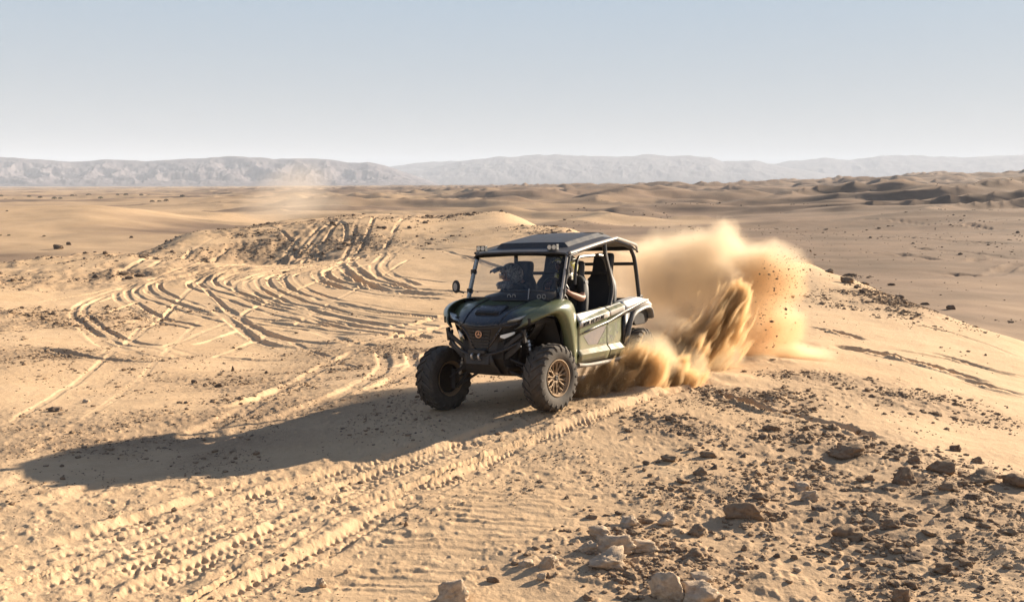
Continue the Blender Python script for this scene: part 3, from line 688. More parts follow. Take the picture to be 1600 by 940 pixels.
# instrument cowl behind the hood
m = MB()
m.grid([[(.86,-.42,1.215),(.88,-.2,1.225),(.88,.1,1.23),(.87,.35,1.225),(.84,.56,1.225)],
        [(.80,-.42,1.25),(.82,-.2,1.285),(.82,.1,1.29),(.81,.35,1.275),(.79,.57,1.25)],
        [(.70,-.44,1.28),(.72,-.2,1.345),(.73,.1,1.355),(.73,.35,1.34),(.70,.58,1.30)],
        [(.56,-.52,1.27),(.56,-.2,1.34),(.56,.1,1.35),(.56,.38,1.345),(.56,.60,1.30)],
        [(.50,-.55,1.10),(.48,-.2,1.14),(.48,.1,1.14),(.48,.38,1.14),(.50,.60,1.10)]])
P('dashboard', m, M_BLACK, sub=2, solid=.015)

for s in (-1, 1):   # black skirt closing the nose in front of the wheel
    m = MB(); m.grid([[hood_pt(q, s * .995) for q in (.50,.65,.80,.92,1.0)], [(hood_pt(q, s)[0] + .01, s * .53, .93 + .03 * (1 - q)) for q in (.50,.65,.80,.92,1.0)], [(hood_pt(q, s)[0] + .05, s * .44, .80) for q in (.50,.65,.80,.92,1.0)]])
    P('nose_skirt', m, M_BLACK, hood, solid=.01)
# nose: grille mask, under the hood lip
def nose_pt(s, t):   # s 0 top, 1 bottom
    a = abs(t); W = .60 - .27 * s ** .9 - .05 * math.sin(PI * s)
    x = 1.565 - .34 * a ** 2.2 * (1 - .35 * s) - .02 * s - .02 * math.sin(PI * s)
    z = (.962 + .07 * a ** 1.5) * (1 - s) + (.64 + .05 * a) * s
    return (x, t * W, z)
m = MB(); m.grid([[nose_pt(i / 10, -1 + 2 * j / 22) for j in range(23)] for i in range(11)])
nose = P('front_grille', m, M_BLACK, solid=.02)
m = MB()
for k in range(7):   # mesh bars in the middle of the grille
    z = .70 + k * .035; m.box((1.545, 0, z), (.02, .22 + .012 * k, .010))
for sg in (-1, 1):
    m.tube([nose_pt(.10, sg * .48), nose_pt(.42, sg * .42), nose_pt(.72, sg * .30), nose_pt(.88, sg * .12)], .016, 8, smooth=4)
    m.tube([nose_pt(.08, sg * .52), nose_pt(.06, sg * .7), nose_pt(.05, sg * .95)], .014, 8, smooth=3)
P('grille_bars', m, M_BLACKG, nose)
# maker's emblem: copper ring with three crossed forks
m = MB(); R_ = .036
m.tube([(1.566, R_ * math.cos(t), .875 + R_ * math.sin(t)) for t in np.linspace(0, 2 * PI, 28, endpoint=False)], .0065, 8, closed=True)
for k in range(3):
    t = PI / 2 + k * 2 * PI / 3; m.tube([(1.565, 0, .875), (1.565, R_ * .95 * math.cos(t), .875 + R_ * .95 * math.sin(t))], .0045, 6)
m.lathe([(0, .0), (.004, .012), (0, .014)], 16, 'x', (1.564, 0, .875))
P('emblem', m, paint('copper', (.75, .42, .24), .35, metal=.3, dust=.0), nose)

# lamps
for s in (-1, 1):
    m = MB(); q = [(1.505,.215,.792),(1.515,.245,.868),(1.40,.375,.905),(1.388,.372,.878),(1.435,.31,.838)]
    q = [(a, s * b, c) for a, b, c in q]; ctr = Vector((1.40, s * .29, .85))
    m.add(q + [tuple(Vector(p) * .96 + ctr * .04 - Vector((.05, 0, 0))) for p in q], [(0,1,2,3,4), (9,8,7,6,5)] + [(k, (k + 1) % 5, 5 + (k + 1) % 5, 5 + k) for k in range(5)])
    hl = P('headlight', m, M_BLACKG, bevel=.004)
    m = MB(); q = [(1.524,.258,.845),(1.524,.262,.868),(1.412,.372,.903),(1.402,.370,.882),(1.455,.33,.852),(1.495,.29,.830)]
    q = [(a + .004, s * b, c) for a, b, c in q]
    m.add(q + [(a - .03, b, c) for a, b, c in q], [(0,1,2,3,4,5), (11,10,9,8,7,6)] + [(k, (k + 1) % 6, 6 + (k + 1) % 6, 6 + k) for k in range(6)])
    P('lens', m, M_LAMP, hl)
    m = MB(); a, b_, c_ = Vector(hood_pt(.93, s * .52)), Vector(hood_pt(.80, s * .80)), Vector(hood_pt(.90, s * .74))
    a = Vector((1.50, s * .335, 1.018)); b_ = Vector((1.315, s * .512, 1.092)); c_ = Vector((1.40, s * .44, 1.030))
    off = Vector((.03, s * .022, .012)); q = [a + off, b_ + off, c_ + off]; m.add(q + [p - off * 2.5 for p in q], [(0,1,2),(5,4,3),(0,1,4,3),(1,2,5,4),(2,0,3,5)])
    P('running_light', m, M_LENS, bevel=.003)

# bumper and skid plate
m = MB()
for s in (-1, 1):
    m.tube([(1.36,s*.49,.90),(1.42,s*.45,.80),(1.51,s*.32,.715),(1.575,s*.14,.655),(1.58,0,.65)],.017,10,smooth=5)
    m.prism([(s*.46,.80),(s*.48,.74),(s*.30,.60),(s*.14,.56),(s*.14,.61),(s*.27,.655)], 'x', 1.43, 1.455)
    m.prism([(s*.48,.90),(s*.50,.86),(s*.30,.72),(s*.12,.66),(s*.12,.70),(s*.28,.76)], 'x', 1.44, 1.47)
    m.box((1.415,s*.50,.86),(.05,.035,.15),(0,.2,0))
m.box((1.595,0,.685),(.05,.22,.045)); m.box((1.57,0,.60),(.05,.30,.12),(0,-.15,0))
P('bumper', m, M_BLACK, bevel=.006)
m = MB()
for s in (-1, 1): m.tube([(1.60,s*.045,.60),(1.635,s*.045,.61),(1.645,s*.045,.65),(1.61,s*.045,.665)],.012,8,smooth=3)
P('tow_hook', m, M_STEEL)
m = MB(); m.grid([[(1.585,-.17,.66),(1.60,0,.66),(1.585,.17,.66)],[(1.56,-.20,.55),(1.575,0,.55),(1.56,.20,.55)],[(1.46,-.22,.43),(1.47,0,.42),(1.46,.22,.43)],[(1.2,-.26,.385),(1.2,0,.38),(1.2,.26,.385)],[(.6,-.3,.37),(.6,0,.37),(.6,.3,.37)]])
P('skid_plate', m, M_BLACK, solid=.012)

# front fenders
FR_ = [[(1.49,.38,.92),(1.475,.45,.945),(1.445,.495,1.01),(1.43,.49,1.07)],
       [(1.38,.50,.985),(1.385,.585,1.00),(1.365,.605,1.075),(1.33,.575,1.135)],
       [(1.24,.60,1.055),(1.255,.705,1.075),(1.22,.69,1.155),(1.16,.605,1.195)],
       [(1.06,.66,1.10),(1.08,.785,1.125),(1.01,.755,1.215),(.97,.615,1.238)],
       [(.93,.67,1.03),(.945,.785,1.05),(.80,.765,1.205),(.70,.665,1.255)],
       [(.85,.67,.90),(.86,.785,.91),(.73,.765,1.06),(.615,.72,1.16)],
       [(.80,.67,.74),(.805,.785,.745),(.70,.765,.84),(.605,.735,.92)],
       [(.775,.67,.60),(.775,.785,.60),(.69,.765,.66),(.605,.735,.70)],
       [(.755,.67,.49),(.755,.775,.485),(.685,.76,.50),(.605,.735,.50)]]
for s in (1, -1):
    m = MB(); m.grid(FR_, mirror=(s < 0)); fd = P('front_fender', m, M_HOOD, sub=2, solid=.012, off=0)
    m = MB(); m.grid([[(1.20,s*.60,1.07),(.93,s*.62,1.02),(.84,s*.64,.80),(.80,s*.64,.50)],[(1.20,s*.25,1.06),(.93,s*.25,1.02),(.80,s*.25,.8),(.76,s*.25,.5)]])
    P('wheel_well', m, M_DARK, fd, solid=.01)

# doors: facetted side skin
def side_y(z):      # section of the door side
    return float(np.interp(z, [.49,.55,.59,.64,.80,.90,.94,.975,1.08,1.2], [.728,.752,.768,.722,.722,.727,.758,.765,.700,.690]))
def belt(x): return float(np.interp(x, [-1.5,-1.2,-.226,.52,.62], [1.16,1.205,1.105,1.055,1.06]))
def strip_top(x): return belt(x) - .03
BELT = {}
LET = [.49,.55,.59,.64,.80,.90,.94,.945]
for s in (1, -1):
    for nm, xa, xb, slope in (('front_door', -.205, .60, 0), ('rear_door', -.66, -.211, 1)):
        m = MB(); rows = []
        xs = np.linspace(xa, xb, 9)
        for z in LET[:-1] + [.96, .985]:
            row = []
            for x in xs:
                lift = (x < .45) * 0 + (.45 - x) * .12
                zz = z if z <= .595 else z + (z - .6) / .385 * lift
                yy = side_y(z)
                if z in (.655, .70): zz -= .0
                row.append((x, s * yy, zz))
            rows.append(row)
        for x_ in (0,): rows.append([(x, s * .690, belt(x)) for x in xs]); rows.append([(x, s * .640, belt(x) - .002) for x in xs])
        d = P(nm, m.__class__() if False else m, M_GREEN) if False else None
        m.grid(rows); d = P(nm, m, M_GREEN, solid=.02, ang=12, off=0)
        # silver belt panel along the window ledge
        m = MB(); m.grid([[(x, s * (.7706), .972 + (.45 - x) * .12 - .052) for x in xs], [(x, s * .772, .975 + (.45 - x) * .12) for x in xs], [(x, s * .704, belt(x) + .003) for x in xs], [(x, s * .655, belt(x) + .006) for x in xs]])
        bp_ = P('belt_panel', m, M_SILVER, d, solid=.006, ang=12, off=0)
        if nm == 'front_door': BELT[s] = d
        # camouflage graphic set into the door
        full = [(.43,.80),(.30,.700),(-.19,.66),(-.38,.665),(-.60,.83),(-.605,.975),(-.19,.905)]
        poly = [(.43,.800),(.30,.690),(-.195,.668),(-.195,.922)] if nm == 'front_door' else [(-.222,.926),(-.222,.672),(-.38,.680),(-.60,.83),(-.605,.985)]
        m = MB(); vs = [(x, s * .734, z + .0) for x, z in poly]; n_ = len(vs)
        m.add(vs + [(a, b - s * .012, c) for a, b, c in vs], [tuple(range(n_)), tuple(range(n_, 2 * n_))[::-1]] + [(k, (k + 1) % n_, n_ + (k + 1) % n_, n_ + k) for k in range(n_)])
        gp = P('door_graphic', m, M_PURP if nm == 'front_door' else M_CAMO, d)
        if nm == 'front_door':
            m = MB(); vs = [(x, s * .737, z) for x, z in [(.06,.682),(-.193,.672),(-.193,.88),(-.11,.81)]]
            m.add(vs + [(a, b - s * .01, c) for a, b, c in vs], [(0,1,2,3),(7,6,5,4)] + [(k, (k + 1) % 4, 4 + (k + 1) % 4, 4 + k) for k in range(4)])
            P('camo_patch', m, M_CAMO, gp)
            m = MB(); m.box((-.14, s * .775, .935), (.10, .012, .022)); P('handle', m, M_BLACK, d, bevel=.004)
# model lettering along the belt panel, built letter by letter as thin raised marks
GL = {'W': [[(0,1),(.2,0),(.5,.7),(.8,0),(1,1)]], 'O': [[(.1,0),(.1,1),(.9,1),(.9,0),(.1,0)]], 'L': [[(.1,1),(.1,0),(.9,0)]], 'V': [[(0,1),(.5,0),(1,1)]],
      'E': [[(.9,1),(.1,1),(.1,0),(.9,0)],[(.1,.5),(.8,.5)]], 'R': [[(.1,0),(.1,1),(.9,1),(.9,.5),(.1,.5)],[(.5,.5),(.9,0)]], 'I': [[(.5,0),(.5,1)]], 'N': [[(.1,0),(.1,1),(.9,0),(.9,1)]]}
for s in (1, -1):
    x0 = .515; sx = -.066
    if s < 0: x0 = -.015; sx = .066
    for i, ch in enumerate('WOLVERINE'):
        m = MB()
        for st in GL[ch]:
            pp = []
            for a, b in st:
                x = x0 + sx * (i + .1 + a * .62) + (b - .5) * .02 * (-1 if s > 0 else 1); zz = .928 + (.45 - x) * .12 + b * .040
                pp.append((x, s * .777, zz))
            m.tube(pp, .0085, 5, ry=.004)
        P('letter', m, M_INK, BELT[s])

# rear side: dark arrow stripe, rear fender and flap
for s in (1, -1):
    m = MB(); rows = []
    for x, za, zb in ((.50,.83,.86),(.20,.868,.91),(-.21,.925,.965),(-.61,.99,1.05),(-.90,1.045,1.10),(-1.20,1.095,1.155),(-1.40,1.13,1.175)):
        rows.append([(x, s * (.742 + .03 * (zb - za) * 8 ), za), (x, s * .782, zb - .015), (x, s * .776, zb)])
    m.grid(rows); st = P('side_stripe', m, M_TRIM, solid=.006, ang=20, off=1)
    m = MB(); rows = []
    for x in np.linspace(-.665, -1.52, 8):
        rows.append([(x, s * .755, belt(x) - .14 if x > -1.4 else 1.02), (x, s * .775, belt(x) - .06), (x, s * .71, belt(x)), (x, s * .62, belt(x) + .005), (x, s * .54, belt(x) - .02)])
    m.grid(rows); bs = P('bed_side', m, M_SILVER if s > 0 else M_SILVER, solid=.012, ang=20, off=0)
    m = MB(); m.grid([[(-.665, s*.735,.50),(-.665,s*.74,.8),(-.665,s*.745,1.0)],[(-.72,s*.74,.50),(-.76,s*.745,.8),(-.86,s*.75,1.02)]]); P('side_panel', m, M_BLACK, solid=.02, off=0)
    m = MB(); fl = [(-.70,.55),(-.76,.78),(-.88,.985),(-1.12,1.03),(-1.40,1.075),(-1.52,1.03),(-1.54,.92)]
    rows = [[(x + .03, s * .66, z - .015), (x + .012, s * .80, z - .012), (x, s * .81, z + .012), (x - .0, s * .765, z + .045)] for x, z in fl]
    m.grid(rows); rf = P('rear_fender', m, M_TRIM, sub=1, solid=.012, off=0)
    m = MB(); m.prism([(-.98,1.00),(-1.05,.86),(-1.10,.84),(-1.40,.845),(-1.50,.88),(-1.54,.98),(-1.42,1.04)], 'y', s * .60, s * .735); P('fender_flap', m, M_BLACK, rf, bevel=.01)
    m = MB(); m.tube([(.60,s*.75,.475),(.3,s*.76,.455),(-.45,s*.76,.455),(-.72,s*.74,.475)],.024,10,smooth=4)
    m.box((0,s*.72,.452),(1.2,.05,.03))
    P('side_sill', m, M_TRIM)
m = MB(); m.box((-1.52,0,1.05),(.04,1.18,.26)); m.box((-1.53,0,.80),(.05,.9,.20)); P('tailgate', m, M_BLACK, bevel=.01)
for s in (-1, 1):
    m = MB(); m.box((-1.545, s * .52, 1.0), (.03, .12, .05)); P('tail_light', m, emis('red_lens', (1, .1, .05), 0., (.35, .02, .02)), bevel=.006)

# roll cage
m = MB(); r = .027
for s in (-1, 1):
    m.tube([(.80,s*.635,1.20),(.69,s*.635,1.48),(.575,s*.63,1.745),(.50,s*.63,1.775),(0,s*.635,1.85),(-.55,s*.64,1.93),(-.62,s*.64,1.93),(-1.10,s*.63,1.87),(-1.20,s*.635,1.80),(-1.265,s*.65,1.66),(-1.335,s*.68,1.18)], r, 10, smooth=4)
    m.tube([(-.36,s*.635,1.885),(-.375,s*.645,1.75),(-.455,s*.69,1.35),(-.385,s*.675,1.08)], r, 10, smooth=4)
    if s > 0: m.tube([(.30,s*.56,1.40),(.27,s*.56,1.62),(.20,s*.56,1.715),(.10,s*.56,1.735),(-.36,s*.57,1.75),(-.45,s*.58,1.72),(-.50,s*.60,1.62),(-.46,s*.66,1.38)], .019, 8, smooth=4)
    m.tube([(-.44,s*.65,1.12),(-.44,s*.65,.50)], r, 8); m.tube([(.80,s*.635,1.2),(.72,s*.62,.50)], r, 8)
m.tube([(.555,-.63,1.755),(.575,0,1.775),(.555,.63,1.755)], r, 10, smooth=4); m.tube([(-.60,-.64,1.925),(-.60,.64,1.925)], r, 10); m.tube([(-1.16,-.63,1.84),(-1.16,.63,1.84)], r, 10)
m.tube([(-.43,-.67,1.53),(-.43,.67,1.53)], .022, 10); m.tube([(-1.27,-.65,1.64),(-1.27,.65,1.64)], .022, 10); m.tube([(.78,-.63,1.24),(.78,.63,1.24)], .022, 8)
m.tube([(.0,-.20,1.84),(-.60,-.20,1.92)], .02, 8); m.tube([(.0,.20,1.84),(-.60,.20,1.92)], .02, 8)
cage = P('roll_cage', m, M_CAGE)
for s in (-1, 1):
  for bx in ([(-.43,s*.70,1.09),(.11,.05,.05)], [(.80,s*.645,1.20),(.07,.05,.05)], [(-1.33,s*.69,1.20),(.09,.05,.05)]):
    m = MB(); m.box(*bx); P('clamp', m, M_BLACK, cage, bevel=.006)
  for z_, x_ in ((1.33,.755),(1.56,.665)):
    m = MB(); m.lathe([(-.03,.036),(.03,.036)], 12, 'z', (x_, s*.635, z_)); m.box((x_-.03,s*.635,z_),(.05,.035,.03)); P('clamp', m, M_BLACK, cage, bevel=.006)
for s in ():
    m.box((-.43,s*.70,1.09),(.11,.05,.05)); m.box((.80,s*.645,1.20),(.07,.05,.05)); m.box((-1.33,s*.69,1.20),(.09,.05,.05))
    for z_, x_ in ((1.33,.755),(1.56,.665)): m.lathe([(-.03,.036),(.03,.036)], 12, 'z', (x_, s*.635, z_)); m.box((x_-.03,s*.635,z_),(.05,.035,.03))
# sun glint on the left B pillar's edge, added as a thin pale strip
m = MB(); m.tube([(-.345,.665,1.80),(-.365,.672,1.70),(-.43,.722,1.36),(-.375,.705,1.10)], .007, 6, smooth=4); P('b_pillar_glint', m, M_TRIM_GLINT, cage)

# roof
def rx(x): return float(np.interp(x, [-1.34,-1.26,-1.15,-.6,-.05,.50,.60,.66], [1.845,1.885,1.915,1.985,1.905,1.815,1.80,1.785]))
m = MB(); rows = []
for x in (.685,.655,.55,.36,.34,.10,-.2,-.5,-.62,-.9,-1.15,-1.28,-1.35):
    row = []
    for t in (-1,-.93,-.74,-.66,-.3,0,.3,.66,.74,.93,1):
        a = abs(t); z = rx(x) - .035 * (a > .98) - .012 * (a > .9)
        if -1.2 < x < .35 and a < .7: z += .055 * (1 if x > -1.0 else .4)
        w = .672 if x < .62 else .655; xx = x - .045 * a ** 3 * (x > .5)
        row.append((xx, t * w, z + .012 * (1 - a * a)))
    rows.append(row)
m.grid(rows); roof = P('roof_panel', m, M_ROOF, solid=.022, ang=25, bevel=.006)
m = MB()
m.prism([(-.42,-.14),(-.34,-.2),(-.34,-.34),(-.5,-.38),(-.75,-.34),(-.78,-.18),(-.7,-.12)], 'z', 2.03, 2.047)
for s in (1,-1):
    m = MB(); m.lathe([(1.975,.0),(1.990,.10),(1.998,.13),(1.985,.145)], 20, 'z', (-.66, s * .33, .045)); P('roof_recess', m, M_DARK, roof)
m = MB(); m.prism([(-.52,.645),(.52,.645),(.50,.63),(-.50,.63)], 'z', rx(.655) - .03, rx(.655) - .012)
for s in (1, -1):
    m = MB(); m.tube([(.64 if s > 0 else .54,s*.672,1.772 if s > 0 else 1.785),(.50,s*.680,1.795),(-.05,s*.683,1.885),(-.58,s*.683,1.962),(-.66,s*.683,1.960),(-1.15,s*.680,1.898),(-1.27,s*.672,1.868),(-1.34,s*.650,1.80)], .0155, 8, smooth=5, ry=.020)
    P('roof_rail', m, M_TRIM_GLINT if s > 0 else M_CAGE, roof)  # sun glint put into the left rail's pale colour; right rail stays dark
for s, y_ in ((1, .43), (-1, -.55)):
    m = MB(); m.box((.605, y_, 1.842), (.06, .125, .066)); rl = P('roof_light', m, M_BLACK, bevel=.004)
    m = MB()
    for k in (-1, 1): m.lathe([(0,.0),(.004,.022),(-.004,.028)], 16, 'x', (.640, y_ + k * .030, 1.842))
    P('lens', m, emis('spot_lens', (1, .9, .75), .05, (.42, .38, .32)), rl)

# windshield
def ws(s, t): return (.835 + (.615 - .835) * s + .02 * (1 - t * t), t * (.645 - .02 * s), 1.205 + (1.765 - 1.205) * s)
m = MB(); m.grid([[ws(i / 8, -1 + 2 * j / 12) for j in range(13)] for i in range(9)]); wsd = P('windshield', m, M_GLASS, solid=.005)
m = MB(); m.tube([ws(1, t) for t in np.linspace(-1, 1, 9)], .008, 6); m.tube([ws(.22, t) for t in np.linspace(-1, 1, 9)], .004, 6); m.tube([ws(0, t) for t in np.linspace(-1, 1, 9)], .012, 6)
P('frame', m, M_BLACK, wsd)
m = MB(); m.tube([ws(k / 8, 1) for k in range(9)], .016, 8); P('a_pillar_glint', m, M_TRIM_GLINT, wsd)  # glint of the sunlit left A pillar, added as a pale strip
for t in (.0, .62):
    m = MB()
    for q in (-.05, .05):
        c = Vector(ws(.12, t + q)); m.tube([c + Vector((.012, .022 * math.cos(a), .024 * math.sin(a))) for a in np.linspace(0, 2 * PI, 12, endpoint=False)], .005, 6, closed=True)
    P('latch', m, M_TRIM_GLINT, wsd)
m = MB()
m.tube([Vector(ws(.28, .34)) + Vector((.01,0,0)), Vector(ws(.08, .36)) + Vector((.012,0,0)), Vector(ws(-.10, .37)) + Vector((.03,0,0))], .008, 6)
P('strap', m, M_TRIM_GLINT, wsd)
# mirror
m = MB(); m.tube([(.86,-.65,1.31),(.88,-.71,1.335),(.885,-.73,1.35)], .010, 8); mr = P('side_mirror', m, M_BLACK)
m = MB(); ov = [(math.cos(t) * .050, math.sin(t) * .078) for t in np.linspace(0, 2 * PI, 20, endpoint=False)]
m.prism([(-.745 + a, 1.385 + b) for a, b in ov], 'x', .87, .905); P('mirror_shell', m, M_BLACK, mr, bevel=.008)
m = MB(); m.prism([(-.745 + a * .55, 1.385 + b * .6) for a, b in ov], 'x', .903, .9095); P('bright_patch', m, M_TRIM_GLINT, mr)

# seats
def seat(x, y, zt, lean):
    e = empty('seat', CAR, (x, y, 0))
    m = MB(); w = .235
    def sec(x0, z, hw, th): return [(x0 + th, -hw * .8, z), (x0 + th + .03, -hw, z), (x0 + th + .01, -hw * .55, z), (x0 + th, 0, z), (x0 + th + .01, hw * .55, z), (x0 + th + .03, hw, z), (x0, hw * .98, z), (x0 - .02, 0, z), (x0, -hw * .98, z)]
    zs = [.86, 1.0, 1.2, 1.38, 1.46, 1.50, zt - .10, zt - .02, zt]
    hw = [w * .95, w * 1.05, w * 1.08, w * .98, w * .75, w * .55, w * .60, w * .56, w * .35]
    vs = []; n_ = 9
    for z, h in zip(zs, hw):
        vs += sec(-lean * (z - .86) / .8, z, h, .17 if z < 1.48 else .14)
    m.add(vs, [(i * n_ + k, i * n_ + (k + 1) % n_, (i + 1) * n_ + (k + 1) % n_, (i + 1) * n_ + k) for i in range(len(zs) - 1) for k in range(n_)] + [tuple(range(n_))[::-1], tuple((len(zs) - 1) * n_ + k for k in range(n_))])
    m.build('backrest', M_SEAT, e, sub=1)
    m = MB(); m.box((.28, 0, .82), (.50, .46, .14), (0, -.1, 0)); m.box((.25, 0, .68), (.35, .36, .2)); m.build('cushion', M_SEAT, e, bevel=.04)
    return e
for y_ in (.36, -.36): seat(-.02, y_, 1.69, .16)
for y_ in (.36, -.36): seat(-.80, y_, 1.79, .22)
# belts
for y_ in (.28, .45):
    pass
# steering wheel
m = MB(); c = Vector((.40, .36, 1.335)); ax = Euler((0, -1.05, 0)).to_matrix()
m.tube([c + ax @ Vector((.165 * math.cos(t), .165 * math.sin(t), 0)) for t in np.linspace(0, 2 * PI, 28, endpoint=False)], .015, 8, closed=True)
for t in (0.2, 2.94, -1.57): m.tube([c, c + ax @ Vector((.16 * math.cos(t), .16 * math.sin(t), 0))], .012, 6)
m.tube([c, (.60, .36, 1.22)], .025, 8)
P('steering_wheel', m, M_BLACK)

# wheels
def tyre_mesh():
    m = MB(); R = TR
    prof = [(-.088,.205),(-.112,.215),(-.128,.255),(-.132,.300),(-.124,.335),(-.100,.358),(-.05,.366),(0,.368),(.05,.366),(.100,.358),(.124,.335),(.132,.300),(.128,.255),(.112,.215),(.088,.205)]
    m.lathe(prof, 64, 'y')
    n = 22
    for k in range(n):
        for s in (-1, 1):
            t0 = 2 * PI * (k + (.5 if s > 0 else 0)) / n
            # chevron: block from centre to shoulder, then down the sidewall
            pts = [(.008, -.055, R - .003), (.060, -.010, R - .004), (.112, .045, R - .016), (.137, .060, R - .055), (.1365, .062, R - .085)]
            wd = [.030, .034, .036, .030, .020]
            vs = []
            for (yy, dt, rr_), w_ in zip(pts, wd):
                inner = rr_ - .030 if yy < .12 else rr_ - .02
                for sgn in (-1, 1):
                    for rad, yoff in ((rr_, 0), (inner, -.012 if yy > .12 else 0)):
                        a = t0 + (dt + sgn * w_ / 2) / R
                        vs.append((math.cos(a) * rad, s * (yy + yoff), math.sin(a) * rad))
            fs = []
            for i in range(4):
                b = i * 4; fs += [(b, b + 2, b + 6, b + 4), (b, b + 4, b + 5, b + 1), (b + 2, b + 3, b + 7, b + 6)]
            fs += [(0, 1, 3, 2), (16, 18, 19, 17)]
            m.add(vs, fs)
    return m
def rim_mesh():
    m = MB()
    m.lathe([(.100,.206),(.118,.209),(.120,.200),(.108,.192),(.095,.184),(.0,.176),(-.095,.188),(-.118,.209),(-.118,.200),(-.09,.178),(.0,.166),(.095,.172),(.100,.190)], 48, 'y')
    for k in range(7):
        a = 2 * PI * k / 7
        for s in (-1, 1):
            def pt(r, da, y): return (r * math.cos(a + da), y, r * math.sin(a + da))
            m.tube([pt(.055, s * .10, .070), pt(.10, s * .20, .080), pt(.182, s * .16, .096)], [.012, .010, .008], 6)
            m.tube([pt(.09, s * .02, .076), pt(.182, s * .36, .096)], [.009, .007], 6)
    m.lathe([(.045,.0),(.072,.02),(.082,.035),(.082,.060),(.05,.072),(.02,.07)], 24, 'y')
    return m
tyre0 = tyre_mesh(); rim0 = rim_mesh()
first = None
for key, (wx, wy, wz) in WHEELS.items():
    s = 1 if wy > 0 else -1
    st = math.radians(-9) if key[0] == 'F' else 0
    e = empty('wheel', CAR, (wx, wy, wz), (0, 0, st))
    if first is None:
        a = tyre0.build('tyre', M_TYRE, e, ang=30); b = rim0.build('rim', M_BRONZE, e); h = MB(); h.lathe([(.04,.0),(.088,.0),(.092,.018),(.085,.030),(.05,.034),(.0,.034)], 20, 'y')
        for k in range(5): h.lathe([(.06,.0),(.086,.006),(.084,.009),(.06,.009)], 8, 'y', (.052 * math.cos(k * 1.2566), 0, .052 * math.sin(k * 1.2566)))
        h.lathe([(-.09,.165),(-.05,.165),(-.045,.0)], 28, 'y')
        c_ = h.build('hub', M_DARK, e); first = (a, b, c_)
    else:
        for o in first:
            q = o.copy(); COL.objects.link(q); q.parent = e
            q.rotation_euler = (0, random.random() * 0 + .4 * len(e.children), 0 if s > 0 else PI)
# suspension
for key, (wx, wy, wz) in WHEELS.items():
    s = 1 if wy > 0 else -1
    m = MB()
    for dz, zi in ((-.09, .46), (.06, .60)):
        m.tube([(wx + .20, s * .24, zi), (wx, s * .56, wz + dz)], .016, 8); m.tube([(wx - .20, s * .24, zi), (wx, s * .56, wz + dz)], .016, 8)
    m.tube([(wx, s * .2, .48), (wx, s * .6, wz)], .014, 8); m.tube([(wx + .10, s * .22, .56), (wx + .12, s * .58, wz + .03)], .010, 8)
    m.box((wx, s * .58, wz), (.09, .05, .22))
    P('suspension_arm', m, M_CAGE)
    m = MB(); t0 = Vector((wx + .03, s * .36, .96)); t1 = Vector((wx + .03, s * .50, wz + .06)); m.tube([t0, t1], .016, 8); m.tube([t0, t0.lerp(t1, .45)], .026, 10)
    m.tube([t0 + Vector((.02, -.05 * s, -.02)), t0 + Vector((.02, -.05 * s, -.2))], .022, 8)
    sh = P('shock_absorber', m, M_STEEL)
    m = MB(); ax = (t1 - t0).normalized(); u = ax.orthogonal().normalized(); w = ax.cross(u); N_ = 110
    m.tube([t0.lerp(t1, .1 + .8 * k / N_) + (u * math.cos(k * .56) + w * math.sin(k * .56)) * .040 for k in range(N_)], .0065, 5)
    P('spring', m, M_CAGE, sh)
m = MB(); m.tube([(-1.45,.1,.70),(-1.60,.15,.68)], .035, 12); m.box((-1.25,0,.72),(.5,.36,.3)); P('exhaust', m, M_TRIM, bevel=.01)
# ------------------------------------------------------------------ the two riders (in the buggy's own axes, then placed with its matrix)
def flat(name, c, rough=.8, bump=0):
    m = bpy.data.materials.new(name); n, l, b = nodes_of(m); t = n.new('ShaderNodeTexNoise'); t.inputs['Scale'].default_value = 14; t.inputs['Detail'].default_value = 5
    tc = n.new('ShaderNodeTexCoord'); l.new(tc.outputs['Object'], t.inputs['Vector']); x = n.new('ShaderNodeMix'); x.data_type = 'RGBA'; l.new(t.outputs[0], x.inputs[0])
    x.inputs[6].default_value = tuple(v * .7 for v in c) + (1,); x.inputs[7].default_value = tuple(min(1, v * 1.3) for v in c) + (1,)
    l.new(x.outputs[2], b.inputs['Base Color']); b.inputs['Roughness'].default_value = rough
    return m
M_SKIN = flat('skin', (.42, .23, .15), .55); M_SHIRT = flat('black_cotton', (.014, .014, .015)); M_TROUS = flat('dark_trousers', (.035, .033, .03)); M_GLOVE = flat('riding_glove', (.05, .02, .025))
M_BOOT = flat('boots', (.02, .018, .016))
M_HCAMO = camo('helmet_camouflage', [(.06, .06, .065), (.17, .17, .175), (.32, .31, .29), (.09, .09, .095)], 16, .45, (1, 1.6, 1))
M_HYEL = camo('helmet_bright_pattern', [(.02, .02, .02), (.65, .63, .55), (.55, .52, .10), (.03, .03, .03)], 9, .35, (1, 1, .8))
M_GOG = flat('goggle_lens', (.06, .03, .025), .15)
